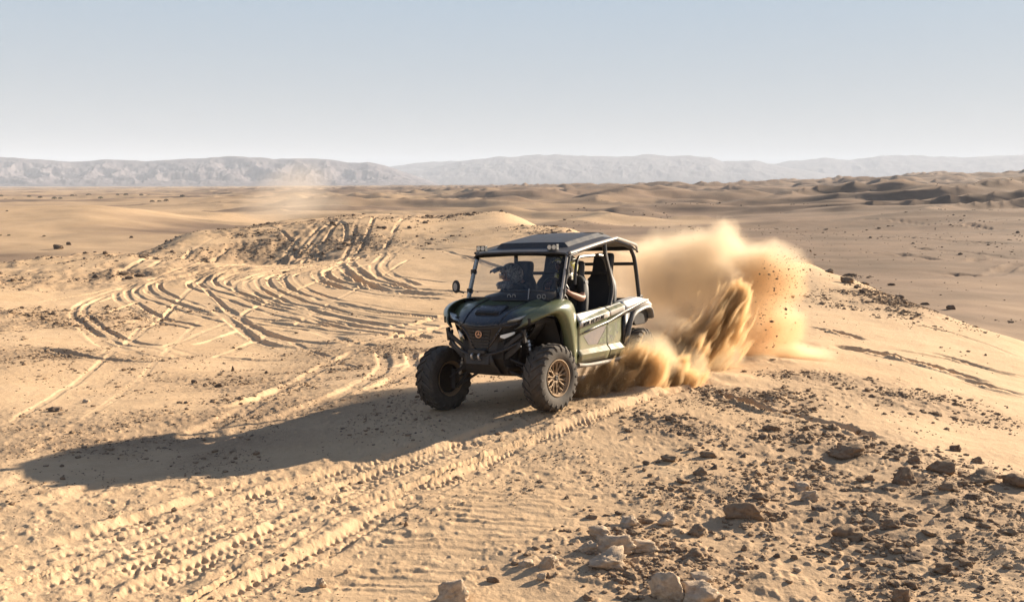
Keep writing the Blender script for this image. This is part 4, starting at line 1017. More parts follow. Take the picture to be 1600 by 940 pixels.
def skin_body(name, J, E_, mats, pick):
    """J: name -> (point, radius); E_: bones. One continuous surface grown over the skeleton."""
    names = list(J); me = bpy.data.meshes.new(name); me.from_pydata([J[k][0] for k in names], [(names.index(a), names.index(b)) for a, b in E_], [])
    o = bpy.data.objects.new(name, me); COL.objects.link(o)
    o.modifiers.new('skin', 'SKIN').use_smooth_shade = True
    sd = me.skin_vertices[0].data if me.skin_vertices else None
    if sd is None:
        lay = bmesh.new(); lay.from_mesh(me); lay.verts.layers.skin.verify(); lay.to_mesh(me); lay.free(); sd = me.skin_vertices[0].data
    for i, k in enumerate(names):
        q = J[k][1]; sd[i].radius = q if isinstance(q, tuple) else (q, q); sd[i].use_root = (i == 0)
    ss = o.modifiers.new('s', 'SUBSURF'); ss.levels = 2; ss.render_levels = 2
    dg = bpy.context.evaluated_depsgraph_get(); ev = o.evaluated_get(dg); m2 = bpy.data.meshes.new_from_object(ev)
    o.modifiers.clear(); o.data = m2
    m2.materials.clear()
    for x in mats: m2.materials.append(x)
    for p in m2.polygons: p.use_smooth = True; p.material_index = pick(p.center)
    return o
def hand_bones(J, E_, pre, wrist, palm, fdir, side, curl):
    """five separate fingers bent round a grip; side = direction across the palm towards the thumb"""
    w, p, f, sd_, cu = map(Vector, (wrist, palm, fdir, side, curl)); f.normalize(); sd_.normalize(); cu.normalize()
    J[pre + 'p'] = (tuple(p), (.036, .020)); E_.append((pre + 'w', pre + 'p'))
    for k, (o, L) in enumerate(((-.030, .8), (-.010, .95), (.010, 1.0), (.030, .95))):
        a = p + f * .035 + sd_ * o; b = a + (f * .7 + cu * .5) * .032 * L; c = b + (cu * .9 - f * .1) * .028 * L; d = c + (-f * .8 + cu * .3) * .020 * L
        prev = pre + 'p'
        for q, (pt, rr_) in enumerate(((a, .0105), (b, .0095), (c, .009), (d, .0075))):
            J[f'{pre}f{k}{q}'] = (tuple(pt), rr_); E_.append((prev, f'{pre}f{k}{q}')); prev = f'{pre}f{k}{q}'
    a = p - f * .005 + sd_ * .040; b = a + (f * .5 + sd_ * .5 + cu * .4) * .035; c = b + (f * .5 + cu * .7) * .03
    prev = pre + 'p'
    for q, (pt, rr_) in enumerate(((a, .013), (b, .011), (c, .009))):
        J[f'{pre}t{q}'] = (tuple(pt), rr_); E_.append((prev, f'{pre}t{q}')); prev = f'{pre}t{q}'

def head_mesh(c, yaw, pitch, skin):
    """a head with brow, eye sockets, nose, lips and chin, turned on its neck"""
    m = MB(); n1, n2 = 28, 22; vs = []
    for i in range(n2 + 1):
        ph = PI * i / n2
        for k in range(n1):
            th = 2 * PI * k / n1; x = math.sin(ph) * math.cos(th); y = math.sin(ph) * math.sin(th); z = math.cos(ph)
            X_ = x * .098; Y_ = y * .076; Z_ = z * .118
            if z < 0: X_ *= 1 - .12 * z * z; Y_ *= 1 + .28 * z
            if x > .3:
                g = lambda a, b, w: math.exp(-((y - a) / w) ** 2 - ((z - b) / w) ** 2)
                X_ += .026 * math.exp(-(y / .13) ** 2 - ((z + .18) / .20) ** 2) - .012 * (g(.33, .05, .17) + g(-.33, .05, .17)) + .008 * g(0, -.52, .2) + .008 * math.exp(-((z - .22) / .12) ** 2) + .012 * g(0, -.85, .22)
            vs.append((X_, Y_, Z_))
    fs = [(i * n1 + k, i * n1 + (k + 1) % n1, (i + 1) * n1 + (k + 1) % n1, (i + 1) * n1 + k) for i in range(n2) for k in range(n1)]
    m.add(vs, fs)
    for s in (-1, 1): m.lathe([(s * .070, .002), (s * .082, .018), (s * .088, .026), (s * .078, .030)], 12, 'y', (-.005, 0, -.005))
    M = Matrix.Translation(c) @ Euler((0, pitch, yaw)).to_matrix().to_4x4()
    m.v = [tuple(M @ Vector(v)) for v in m.v]
    return m, M
def helmet(parent, M, mat, peak_mat):
    m = MB(); n1, n2 = 36, 16; rows = []
    for i in range(n2 + 1):
        ph = PI * (.0 + .80 * i / n2); row = []
        for k in range(n1 + 1):
            th = 2 * PI * (k / n1); x = math.sin(ph) * math.cos(th); y = math.sin(ph) * math.sin(th); z = math.cos(ph)
            row.append((x * .155 - .008, y * .125, z * .150 + .012))
        rows.append(row)
    fs_keep = []
    m.grid(rows)
    keep = []
    for f in m.f:
        c = sum((Vector(m.v[i]) for i in f), Vector()) / 4
        if c.x > .062 and -.052 < c.z < .062 and abs(c.y) < .098: continue
        keep.append(f)
    m.f = keep; m.m = [0] * len(keep)
    # chin bar
    m.grid([[(.05 + .125 * math.cos(a) , .118 * math.sin(a), -.060 + dz) for a in np.linspace(-1.45, 1.45, 13)] if k == 0 else
            [(.045 + (.150 + .012 * (k == 1)) * math.cos(a) ** .9, .120 * math.sin(a), -.060 - .028 * k + 0) for a in np.linspace(-1.45, 1.45, 13)] for k, dz in ((0, 0), (1, 0), (2, 0), (3, 0))])
    m.v = [tuple(M @ Vector(v)) for v in m.v]
    h = m.build('helmet', mat, parent, solid=.010)
    m = MB(); m.grid([[(.07 + .045 * i + .012 * math.cos(j * .5), j * .031 * (1 - .06 * i), .128 - .006 * i - .0042 * j * j + .012 * math.sin(i * .9)) for j in range(-3, 4)] for i in range(5)])
    m.v = [tuple(M @ Vector(v)) for v in m.v]; m.build('peak', peak_mat, h, solid=.006)
    m = MB(); m.grid([[(.108 + .028 * math.cos(a), .100 * math.sin(a), z) for a in np.linspace(-1.25, 1.25, 11)] for z in (.042, .02, -.005, -.022)])
    m.v = [tuple(M @ Vector(v)) for v in m.v]; m.build('goggles', M_GOG, h, solid=.006)
    return h
def rider(pos_y, head_c, yaw, pitch, sh, arms, label, hm, bare):
    y = pos_y
    J = {'pel': ((-.02, y, .93), (.14, .16)), 'bel': ((.02, y, 1.08), (.125, .15)), 'che': ((.05, y, sh - .14), (.125, .17)), 'clv': ((.075, y, sh + .0), (.075, .10)), 'nek': ((.10, y, sh + .06), .058),
         'hd0': (tuple(Vector(head_c) + Vector((-.02, 0, -.05))), .060)}
    E_ = [('pel', 'bel'), ('bel', 'che'), ('che', 'clv'), ('clv', 'nek'), ('nek', 'hd0')]
    for s, nm in ((1, 'L'), (-1, 'R')):
        a = arms[nm]
        J[nm + 's'] = ((.07, y + s * .165, sh - .03), .068); J[nm + 'm'] = (tuple((Vector(J[nm + 's'][0]) + Vector(a[0])) / 2), .056); J[nm + 'e'] = (tuple(a[0]), .045)
        J[nm + 'q'] = (tuple(Vector(a[0]).lerp(Vector(a[1]), .35)), .044); J[nm + 'w'] = (tuple(a[1]), .028)
        E_ += [('clv', nm + 's'), (nm + 's', nm + 'm'), (nm + 'm', nm + 'e'), (nm + 'e', nm + 'q'), (nm + 'q', nm + 'w')]
        f = Vector(a[2]) - Vector(a[1]); hand_bones(J, E_, nm, a[1], a[2], f, (0, -s, .6), (.1, 0, -1) if abs(f.z) < .05 else (.6, 0, -.5))
        J[nm + 'h'] = ((.05, y + s * .10, .92), .095); J[nm + 'k'] = ((.47, y + s * .13, .98), .066); J[nm + 'c'] = ((.55, y + s * .13, .80), .058); J[nm + 'a'] = ((.62, y + s * .12, .58), .042); J[nm + 'o'] = ((.70, y + s * .12, .56), .035)
        E_ += [('pel', nm + 'h'), (nm + 'h', nm + 'k'), (nm + 'k', nm + 'c'), (nm + 'c', nm + 'a'), (nm + 'a', nm + 'o')]
    hands = [(Vector(arms[k][0]), Vector(arms[k][1]), Vector(arms[k][2])) for k in arms]
    def pick(c):
        for (e, w, p) in hands:
            if (c - p).length < .085 and (c - w).length > .0 and (c - p).dot(p - w) > -.0022: return 3
            d = w - e; t = (c - e).dot(d) / d.length_squared; dist = (c - e - d * max(0, min(1, t))).length
            if bare and t > -.02 and dist < .075 and (c - Vector((.07, c.y, sh))).length > .12: return 0
        if c.z > sh + .045 and (c - Vector((.1, y, sh + .08))).length < .12: return 0
        if c.z < .66 and c.x > .5: return 4
        if c.z < 1.04: return 2
        return 1
    o = skin_body('person', J, E_, [M_SKIN, M_SHIRT, M_TROUS, M_GLOVE, M_BOOT], pick)
    hmsh, M = head_mesh(Vector(head_c), yaw, pitch, M_SKIN)
    # join the head into the body mesh: one body, one mesh
    bm = bmesh.new(); bm.from_mesh(o.data); base = [bm.verts.new(v) for v in hmsh.v]
    for f in hmsh.f:
        try: q = bm.faces.new([base[i] for i in dict.fromkeys(f)]); q.smooth = True; q.material_index = 0
        except ValueError: pass
    bmesh.ops.remove_doubles(bm, verts=base, dist=1e-5); bm.to_mesh(o.data); bm.free()
    h = helmet(o, M, hm, hm)
    o.matrix_world = VEH_M
    tag(o, label, 'person', 'riders in the buggy')
    return o
drv = rider(.37, (.175, .39, 1.605), -.05, .05, 1.47,
      {'L': ((.225, .625, 1.225), (.440, .56, 1.300), (.475, .515, 1.345)), 'R': ((.22, .13, 1.22), (.36, .22, 1.37), (.385, .245, 1.405))},
      'person driving in a black short-sleeved shirt and a bright yellow and white helmet', M_HYEL, True)
m = MB(); 
for k in (-1, 1): m.tube([(.085 + k * .019 + .015 * math.cos(t), .608, 1.425 + .022 * math.sin(t)) for t in np.linspace(0, 2 * PI, 12, endpoint=False)], .005, 5, closed=True)
m.box((.085, .606, 1.425), (.05, .006, .008))
m.build('sleeve_badge', flat('badge_white', (.6, .6, .58)), drv)
pas = rider(-.36, (.225, -.37, 1.505), -.62, .10, 1.375,
      {'L': ((.24, -.13, 1.12), (.46, -.20, 1.20), (.52, -.22, 1.22)), 'R': ((.24, -.60, 1.12), (.46, -.50, 1.20), (.52, -.47, 1.22))},
      'person in the passenger seat leaning forward in a dark camouflage helmet with a peak', M_HCAMO, False)
# ------------------------------------------------------------------ rocks
from mathutils import noise as mn
def stone_mat(name, c1, c2, dustc=(.60, .42, .26)):
    m = bpy.data.materials.new(name); n, l, b = nodes_of(m)
    g = n.new('ShaderNodeTexCoord'); ge = n.new('ShaderNodeNewGeometry'); t = n.new('ShaderNodeTexNoise'); t.inputs['Scale'].default_value = 18; t.inputs['Detail'].default_value = 8; t.inputs['Roughness'].default_value = .7
    l.new(ge.outputs['Position'], t.inputs['Vector']); r = n.new('ShaderNodeMapRange'); l.new(t.outputs[0], r.inputs[0]); r.inputs[1].default_value = .35; r.inputs[2].default_value = .68
    x = n.new('ShaderNodeMix'); x.data_type = 'RGBA'; l.new(r.outputs[0], x.inputs[0]); x.inputs[6].default_value = c1 + (1,); x.inputs[7].default_value = c2 + (1,)
    s = n.new('ShaderNodeSeparateXYZ'); l.new(ge.outputs['Normal'], s.inputs[0]); u = n.new('ShaderNodeMapRange'); l.new(s.outputs[2], u.inputs[0]); u.inputs[1].default_value = .6; u.inputs[2].default_value = 1.0; u.inputs[4].default_value = .4
    y = n.new('ShaderNodeMix'); y.data_type = 'RGBA'; l.new(u.outputs[0], y.inputs[0]); l.new(x.outputs[2], y.inputs[6]); y.inputs[7].default_value = dustc + (1,)
    l.new(y.outputs[2], b.inputs['Base Color']); b.inputs['Roughness'].default_value = .95; b.inputs['Specular IOR Level'].default_value = .15
    t2 = n.new('ShaderNodeTexNoise'); t2.inputs['Scale'].default_value = 110; t2.inputs['Detail'].default_value = 5; l.new(ge.outputs['Position'], t2.inputs['Vector'])
    k = n.new('ShaderNodeBump'); k.inputs['Distance'].default_value = .006; k.inputs['Strength'].default_value = .9; l.new(t2.outputs[0], k.inputs['Height']); l.new(k.outputs[0], b.inputs['Normal'])
    return m
M_ROCK = stone_mat('brown_limestone', (.17, .115, .075), (.32, .225, .145), (.50, .35, .21))
M_PALE = stone_mat('pale_limestone', (.34, .25, .17), (.60, .47, .33), (.62, .46, .31))
M_DARKR = stone_mat('dark_flint', (.10, .075, .055), (.22, .16, .115), (.35, .25, .17))
def rock_mesh(seed, lvl=4, rough=1.0):
    bm = bmesh.new(); bmesh.ops.create_icosphere(bm, subdivisions=lvl, radius=1); rg = random.Random(seed)
    pl = [(Vector((rg.gauss(0, 1), rg.gauss(0, 1), rg.gauss(0, .8))).normalized(), rg.uniform(.42, .80)) for _ in range(15)]
    o = Vector((seed * 3.1, seed * 1.7, 0))
    for v in bm.verts:
        d = v.co.normalized(); r = 1.0
        for n_, k in pl:
            q = d.dot(n_)
            if q > 1e-3: r = min(r, k / q)
        p = d * 1.3 + o
        r *= 1 + rough * (.26 * mn.noise(p) + .16 * mn.noise(p * 2.3) - .22 * abs(mn.noise(p * 4.1)) + .08 * mn.noise(p * 9) - .10 * abs(mn.noise(p * 16)))
        v.co = d * r
    me = bpy.data.meshes.new('rock'); bm.to_mesh(me); bm.free()
    me.polygons.foreach_set('use_smooth', [True] * len(me.polygons)); return me
PROTO = [rock_mesh(k, 4) for k in range(12)]
PX = {}
def put_rock(px, py, wpx, asp=.55, mat=M_ROCK, label=None, group=None, rz=None, sink=.25, name='rock', dep=.8, proto=None):
    x, y, z = at_px(px, py); d = math.hypot(x, y); hw = wpx / 2 / FPX * d
    k = (proto if proto is not None else random.randrange(12)); me = PROTO[k]
    key = (k, mat.name)
    if key not in PX:
        q = me.copy(); q.materials.clear(); q.materials.append(mat); PX[key] = q
    o = bpy.data.objects.new(name, PX[key]); COL.objects.link(o)
    o.location = (x, y, z + hw * asp * (1 - 2 * sink) * .55); o.scale = (hw * 1.22, hw * dep * 1.2, hw * asp * 1.25)
    o.rotation_euler = (random.uniform(-.12, .12), random.uniform(-.12, .12), rz if rz is not None else random.uniform(-.35, .35))
    tag(o, label, 'rock', group)
    return o
G1 = 'rocks on the stony slope'
NAMED = [
 (1325,712,80,.48,M_ROCK,'longest brown boulder lying alone above the stony slope','long boulder'),
 (1430,720,32,.5,M_ROCK,'low brown rock between the long boulder and the ridge rubble',None),
 (1472,735,50,.6,M_ROCK,'craggy rock near the sandy ridge edge with sand on top','craggy ridge rock'),
 (1415,750,52,.62,M_ROCK,'pointed brown rock with a flat slab at its right foot','pointed rock'),
 (1532,752,62,.5,M_ROCK,'long brown rock sloping down the ridge edge at right','sloping ridge rock'),
 (1590,760,56,.6,M_ROCK,'big rounded rock cut by the right edge of the photo','edge rock'),
 (1478,770,26,.7,M_ROCK,'squat brown stone left of the dark oval stone',None),
 (1517,782,38,.45,M_DARKR,'dark oval stone lying on smooth sand','dark oval stone'),
 (1265,742,30,.5,M_ROCK,'brown rock topmost in the stack of three on the slope',None),
 (1255,760,34,.62,M_PALE,'pale grey rock in the middle of the three stacked on the slope','stacked pale rock'),
 (1266,779,38,.6,M_PALE,'pale cracked rock lowest of the three stacked on the slope',None),
 (1282,799,32,.5,M_DARKR,'dark rock just below the three stacked pale rocks',None),
 (1168,812,66,.55,M_ROCK,'wide peaked rock half buried in the middle of the slope','wide peaked rock'),
 (1095,744,32,.5,M_ROCK,'small peaked rock with a sand tail, upper left of the slope',None),
 (1066,754,28,.5,M_ROCK,'small brown rock left of the peaked rock with a sand tail',None),
 (1188,781,42,.5,M_ROCK,'brown rock right above the wide peaked rock',None),
 (1110,715,32,.4,M_ROCK,'low pointed rock on the plain track side of the slope',None),
 (1048,720,36,.4,M_ROCK,'flat broken rock nearest the wheel tracks','flat broken rock'),
 (1205,669,38,.45,M_ROCK,'rugged brown rock near the dark sand ledge','ledge rock'),
 (1192,686,22,.6,M_DARKR,'small dark rock just below the rugged rock by the ledge',None),
 (986,822,36,.75,M_PALE,'tan rock with a sloping top left of the rounded tan block','sloping tan rock'),
 (1040,819,32,.8,M_PALE,'rounded tan block casting a shadow to its left','rounded tan block'),
 (1090,833,42,.5,M_ROCK,'low tan rock with a peaked top, right of the rounded block','low tan rock'),
 (938,840,34,.6,M_PALE,'topmost rock of the outcrop in the foreground',None),
 (920,864,38,.65,M_PALE,'left rock of the foreground outcrop, in its own shadow','outcrop left rock'),
 (966,861,68,.5,M_PALE,'largest pale rock in the middle of the foreground outcrop','outcrop middle rock'),
 (1005,858,60,.35,M_PALE,'flat pale slab at the right end of the foreground outcrop',None),
 (946,888,66,.62,M_PALE,'lowest craggy rock of the foreground outcrop','outcrop lowest rock'),
 (857,887,38,.9,M_PALE,'brown and tan block standing left of the outcrop','standing block'),
 (822,886,30,.6,M_PALE,'half buried tan stone left of the standing block',None),
 (848,906,18,.7,M_PALE,'small pale stone at the foot of the standing block',None),
 (774,906,26,.5,M_ROCK,'smooth brown stone right of the yellowish bottom rock',None),
 (710,934,56,.8,M_PALE,'yellowish pitted rock at the bottom edge of the photo','yellowish bottom rock'),
 (1050,934,52,.9,M_PALE,'upright pale rock at the bottom edge right of the outcrop','upright bottom rock'),
 (1100,938,70,.6,M_PALE,'broad pale rock at the bottom edge beside the upright one',None),
 (1034,908,28,.75,M_PALE,'knobbly pale stone above the upright bottom rock',None),
 (1100,910,44,.5,M_PALE,'pale rock just above the broad bottom rock',None),
 (1085,870,44,.5,M_ROCK,'broken brown rock between the low tan rock and the bottom rocks',None),
 (1392,826,44,.55,M_ROCK,'broad brown rock in the middle of the right hand rubble','broad rubble rock'),
 (1325,842,54,.55,M_ROCK,'overhanging brown rock left of the broad rubble rock','overhanging rock'),
 (1450,775,24,.55,M_ROCK,'small brown stone below the pointed rock',None),
 (1450,838,28,.55,M_ROCK,'smooth brown stone right of the broad rubble rock',None),
 (1425,872,46,.4,M_DARKR,'flat dark rock in the lower right rubble','flat dark rock'),
 (1510,882,26,.55,M_ROCK,'rounded brown stone in the lower right rubble',None),
 (1474,890,42,.45,M_ROCK,'tilted brown slab right of the flat dark rock','tilted slab'),
 (1407,936,42,.7,M_ROCK,'brown rock at the bottom edge in the right hand rubble','bottom rubble rock'),
 (1492,700,26,.55,M_DARKR,'dark stone alone on the smooth sand of the ridge','lone ridge stone'),
 (1528,720,26,.5,M_ROCK,'brown stone on the ridge edge below the lone dark one',None),
 (1558,745,26,.5,M_ROCK,'brown stone between the two large ridge edge rocks',None),
 (503,914,20,1.2,M_PALE,'pale upright chip of stone in the lower left sand',None),
 (541,892,9,.8,M_PALE,'tiny pale pebble above the upright chip of stone',None),
 (634,822,9,2.2,M_ROCK,'thin brown stone standing on end beside the tyre tracks',None),
 (755,886,8,.9,M_PALE,'tiny round pale stone on the rippled sand',None),
 (135,630,20,.45,M_PALE,'pale flat stone between the two lanes at left',None),
 (88,642,26,.4,M_DARKR,'dark low stone left of the pale flat stone',None),
 (342,605,20,.7,M_DARKR,'dark rock on the stony patch left of the buggy',None),
 (304,598,12,.7,M_DARKR,'small dark stone left of the dark rock',None),
 (364,580,7,1.6,M_DARKR,'narrow dark stone standing above the stony patch',None),
 (416,583,10,.6,M_DARKR,'dark stone on the far rim of the stony patch',None),
 (92,388,17,.5,M_DARKR,'larger of two dark boulders on the far left crest',None),
 (109,383,9,.7,M_DARKR,'smaller of two dark boulders on the far left crest',None),
 (206,374,8,.6,M_DARKR,'single dark boulder on the crest of the mound',None),
 (1295,426,18,.6,M_DARKR,'dark rock at the left end of the rubble crest behind the dust',None),
 (1329,428,24,.35,M_DARKR,'flat dark slab on the rubble crest',None),
 (1325,445,26,.7,M_ROCK,'rounded boulder with shadowed foot on the rubble crest','rubble crest boulder'),
 (1351,447,16,.5,M_DARKR,'dark stone right of the rounded crest boulder',None),
 (1393,443,14,.5,M_DARKR,'dark stone topmost on the right of the rubble crest',None),
 (1347,460,10,.6,M_DARKR,'lower of two small stones below the rounded crest boulder',None),
 (1338,454,9,.6,M_DARKR,'upper of two small stones below the rounded crest boulder',None),
 (1407,466,17,.6,M_DARKR,'dark angular rock in the middle of the rubble crest',None),
 (1447,476,14,.4,M_DARKR,'flat dark stone right of the dark angular crest rock',None),
 (1388,480,12,.3,M_DARKR,'thin flat stone on the sand below the rubble crest',None),
 (1487,484,15,.6,M_DARKR,'dark rock near the right end of the rubble crest',None),
 (1513,548,7,.6,M_DARKR,'small dark stone on the smooth right hand sand',None),
 (1540,554,6,.6,M_DARKR,'tiny dark stone right of the small dark one on smooth sand',None)]
REF = []
for (px, py, w, a, mt, lb, nick) in NAMED:
    put_rock(px, py, w * (1.18 if mt is M_PALE and py > 810 else .95), a, mt, lb, G1 if px > 640 and py > 640 else ('rocks along the far crest' if py < 500 else 'scattered stones'))
    REF.append((px, py, w, nick))
# medium stones, each told by the named rock it lies beside
rg = random.Random(42); used = {}
def too_near(px, py, w):
    for (a, b, c, _) in REF:
        if math.hypot(px - a, (py - b) * 1.6) < (c + w) * .55: return True
    return False
nick = [r for r in REF if r[3]]
zones = [(1350,830,220,90),(1180,770,150,80),(1450,800,150,90),(1150,880,140,50),(1050,720,120,60),(1380,900,200,45),(960,840,90,50)]
cnt = 0; tries = 0
WORD = ['nearest', 'second', 'third', 'fourth', 'fifth']
while cnt < 120 and tries < 6000:
    tries += 1; zx, zy, sx, sy = rg.choice(zones); px = rg.gauss(zx, sx * .6); py = rg.gauss(zy, sy * .6)
    if not (850 < px < 1590 and 655 < py < 932): continue
    if py < 690 + (px - 1400) * .35 and px > 1400: continue
    w = rg.uniform(8, 18) * (.55 + .55 * (py - 600) / 300)
    if too_near(px, py, w): continue
    n_ = min(nick, key=lambda r: math.hypot(px - r[0], (py - r[1]) * 1.4)); dx, dy = px - n_[0], (py - n_[1]) * 1.4
    side = ('right of' if dx > 0 else 'left of') if abs(dx) > abs(dy) * 1.3 else (('below' if dy > 0 else 'above') if abs(dy) > abs(dx) * 1.3 else (('below and ' if dy > 0 else 'above and ') + ('right of' if dx > 0 else 'left of')))
    used.setdefault((n_[3], side), []).append((math.hypot(dx, dy), px, py, w)); REF.append((px, py, w, None)); cnt += 1
for (nk, side), L in used.items():
    L.sort()
    for i, (d_, px, py, w) in enumerate(L):
        if i > 4: break
        mt = rg.choice([M_ROCK, M_ROCK, M_PALE, M_DARKR]); cw = {'brown_limestone': 'brown', 'pale_limestone': 'pale', 'dark_flint': 'dark'}[mt.name]
        random.seed(int(px * 31 + py)); put_rock(px, py, w, rg.uniform(.4, .75), mt, f"small {cw} stone, {WORD[i]} one {side} the {nk}", 'small stones on the slope', name='stone')

# gravel: nobody could count it
def ico(sub, seed):
    bm = bmesh.new(); bmesh.ops.create_icosphere(bm, subdivisions=sub, radius=1); rg_ = random.Random(seed)
    V_ = np.array([list(v.co * (1 + rg_.uniform(-.28, .2))) for v in bm.verts]); F_ = np.array([[v.index for v in f.verts] for f in bm.faces]); bm.free(); return V_, F_
def scatter(name, pts, radii, mat, sub=1, flatten=.6, sink=.15, smooth=False):
    VV, FF, off = [], [], 0; protos = [ico(sub, 90 + k) for k in range(5)]
    pts = np.asarray(pts); radii = np.asarray(radii); idx = RNG.integers(0, 5, len(pts))
    for k in range(5):
        q = np.nonzero(idx == k)[0]
        if len(q) == 0: continue
        V_, F_ = protos[k]; n_ = len(q); a = RNG.random(n_) * 2 * PI; c_, s_ = np.cos(a), np.sin(a)
        sx = RNG.uniform(.75, 1.35, n_) * radii[q]; sy = RNG.uniform(.7, 1.1, n_) * radii[q]; sz = RNG.uniform(.6, 1.25, n_) * radii[q] * flatten
        X_ = V_[None, :, 0] * sx[:, None]; Y_ = V_[None, :, 1] * sy[:, None]; Z_ = V_[None, :, 2] * sz[:, None]
        W = np.stack([X_ * c_[:, None] - Y_ * s_[:, None] + pts[q, 0][:, None], X_ * s_[:, None] + Y_ * c_[:, None] + pts[q, 1][:, None], Z_ + (pts[q, 2] + sz * sink * 2)[:, None]], 2)
        VV.append(W.reshape(-1, 3)); FF.append((F_[None] + (np.arange(n_) * len(V_))[:, None, None] + off).reshape(-1, 3)); off += n_ * len(V_)
    return mesh_np(name, np.concatenate(VV), tris=np.concatenate(FF), mat=mat, smooth=smooth)
wgt = (np.clip(ST * 1.0 + GR * .35 + CR * .16 + .004, 0, 1)) * (RAD > 4.5) * (RAD < 34) * (np.abs(np.arctan2(X, Y)) < .56)
wgt = wgt * sstep(-.25, .35, fbm(X / .6, Y / .6, 3, 91)) ** 1.3
cell = np.zeros_like(RAD); cell[1:] = (RR[1:] - RR[:-1])[:, None] * RAD[1:] * (2 * th_d / 1180)
pr = (wgt * cell / np.maximum(RAD / 6, 1) ** .9).ravel(); pr /= pr.sum()
def pick(n):
    I = RNG.choice(len(pr), n, p=pr); th = np.arctan2(X.ravel()[I], Y.ravel()[I]); r = RAD.ravel()[I]
    return np.stack([X.ravel()[I], Y.ravel()[I], Z.ravel()[I]], 1), r
p1, r1 = pick(11500); rad = .006 * (1 + RNG.pareto(2.3, len(p1)) * .9) * np.maximum(r1 / 9, .8); rad = np.minimum(rad, .034 * np.maximum(r1 / 12, 1))
o = scatter('gravel', p1, rad, M_ROCK, 1); tag(o, kind='stuff')
p2, r2 = pick(5500); rad = .005 * (1 + RNG.pareto(2.6, len(p2)) * .8) * np.maximum(r2 / 9, .8); rad = np.minimum(rad, .026 * np.maximum(r2 / 12, 1))
o = scatter('gravel', p2, rad, M_DARKR, 1); tag(o, kind='stuff')
wgt = np.clip(ST - .25, 0, 1) * (RAD > 4.5) * (RAD < 20) * (X > 0) * sstep(-.1, .4, fbm(X / .45, Y / .45, 3, 97)); pr = (wgt * cell / np.maximum(RAD / 6, 1) ** .9).ravel(); pr /= pr.sum()
p5, r5 = pick(1800); rad = np.minimum(.014 * (1 + RNG.pareto(2.2, len(p5)) * .8), .045)
o = scatter('gravel', p5, rad, M_ROCK, 2, .62); tag(o, kind='stuff')
# crest rubble and stones on the far slopes
w3 = np.clip(GR + ST * .3, 0, 1) * (RAD > 26) * (RAD < 100) * sstep(-.3, .4, fbm(X / 3, Y / 3, 3, 93)); pr = (w3 * cell).ravel(); pr /= pr.sum()
p3, r3 = pick(5000); rad = .03 * (1 + RNG.pareto(2.4, len(p3)) * .8) * r3 / 50; rad = np.minimum(rad, .22)
o = scatter('rubble', p3, rad, M_DARKR, 1); tag(o, kind='stuff')
w4 = FARB * (RAD > 60) * (RAD < 420) * (np.arctan2(X, Y) > .05) * sstep(.0, .5, fbm(X / 25, Y / 25, 3, 95)); pr = (w4 * cell / np.maximum(RAD, 1)).ravel(); pr /= pr.sum()
p4, r4 = pick(900); rad = np.minimum(.08 * (1 + RNG.pareto(2.4, len(p4)) * .8) * r4 / 150, .5)
o = scatter('rubble', p4, rad, M_DARKR, 1); tag(o, kind='stuff')

# ------------------------------------------------------------------ desert shrubs on the far plain
M_LEAF = flat('dry_leaves', (.075, .075, .04), .9); M_TWIG = flat('twigs', (.12, .09, .06), .9)
def shrub(seed):
    rg_ = random.Random(seed); e = bpy.data.objects.new('desert_shrub', None); COL.objects.link(e)
    m = MB()
    for k in range(9):
        a = rg_.uniform(0, 2 * PI); m.tube([(0, 0, -.1), (.25 * math.cos(a), .25 * math.sin(a), .4), (.7 * math.cos(a), .7 * math.sin(a), rg_.uniform(.6, 1.1))], [.06, .04, .015], 5)
    m.build('stems', M_TWIG, e)
    m = MB()
    for k in range(520):
        d = Vector((rg_.gauss(0, 1), rg_.gauss(0, 1), abs(rg_.gauss(0, .8)))).normalized() * rg_.uniform(.45, 1.0) ** .5; c = Vector((d.x, d.y, d.z * .85 + .15)); u = Vector((rg_.gauss(0, 1), rg_.gauss(0, 1), rg_.gauss(0, 1))).normalized(); w = u.orthogonal().normalized(); s_ = rg_.uniform(.05, .13)
        m.add([c - u * s_, c + w * s_ * .5, c + u * s_, c - w * s_ * .5], [(0, 1, 2, 3)])
    m.build('foliage', M_LEAF, e); return e
SH = [(2,312,5),(9,313,5),(22,313,6),(46,312,5),(63,312,5),(85,312,6),(94,312,5),(113,311,5),(119,311,3),(139,310,7),(157,312,6),(184,311,4),(197,310,6),(205,309,6),(221,310,5),(232,309,7),(238,319,6),(249,319,6),(260,318,6),(285,313,6),(324,314,6),(11,331,3),(14,369,4),(69,369,4),(1,369,3)]
sproto = shrub(1); firsts = True
where = ['leftmost on the far plain', 'second from the left on the far plain']
ordn = ['first', 'second', 'third', 'fourth', 'fifth', 'sixth', 'seventh', 'eighth', 'ninth', 'tenth', 'eleventh', 'twelfth', 'thirteenth', 'fourteenth', 'fifteenth', 'sixteenth', 'seventeenth', 'eighteenth', 'nineteenth', 'twentieth', 'twenty-first']
for i, (px, py, w) in enumerate(SH):
    x, y, z = at_px(px, py); d = math.hypot(x, y); hw = w / 2 / FPX * d
    if i == 0: e = sproto
    else:
        e = sproto.copy(); COL.objects.link(e)
        for ch in list(sproto.children): q = ch.copy(); COL.objects.link(q); q.parent = e
    e.location = (x, y, z); e.scale = (hw * 1.25, hw * 1.25, hw * 1.1); e.rotation_euler = (0, 0, i * 1.3)
    if i < 21: lb = f"dark low shrub, {ordn[i]} from the left in the row on the far plain"
    else: lb = ['dark speck of a shrub on the left shoulder of the smooth dune', 'left one of two dark shrubs at the foot of the dune', 'right one of two dark shrubs at the foot of the dune', 'dark shrub at the very left edge below the dune'][i - 21]
    tag(e, lb, 'shrub', 'shrubs on the far plain')
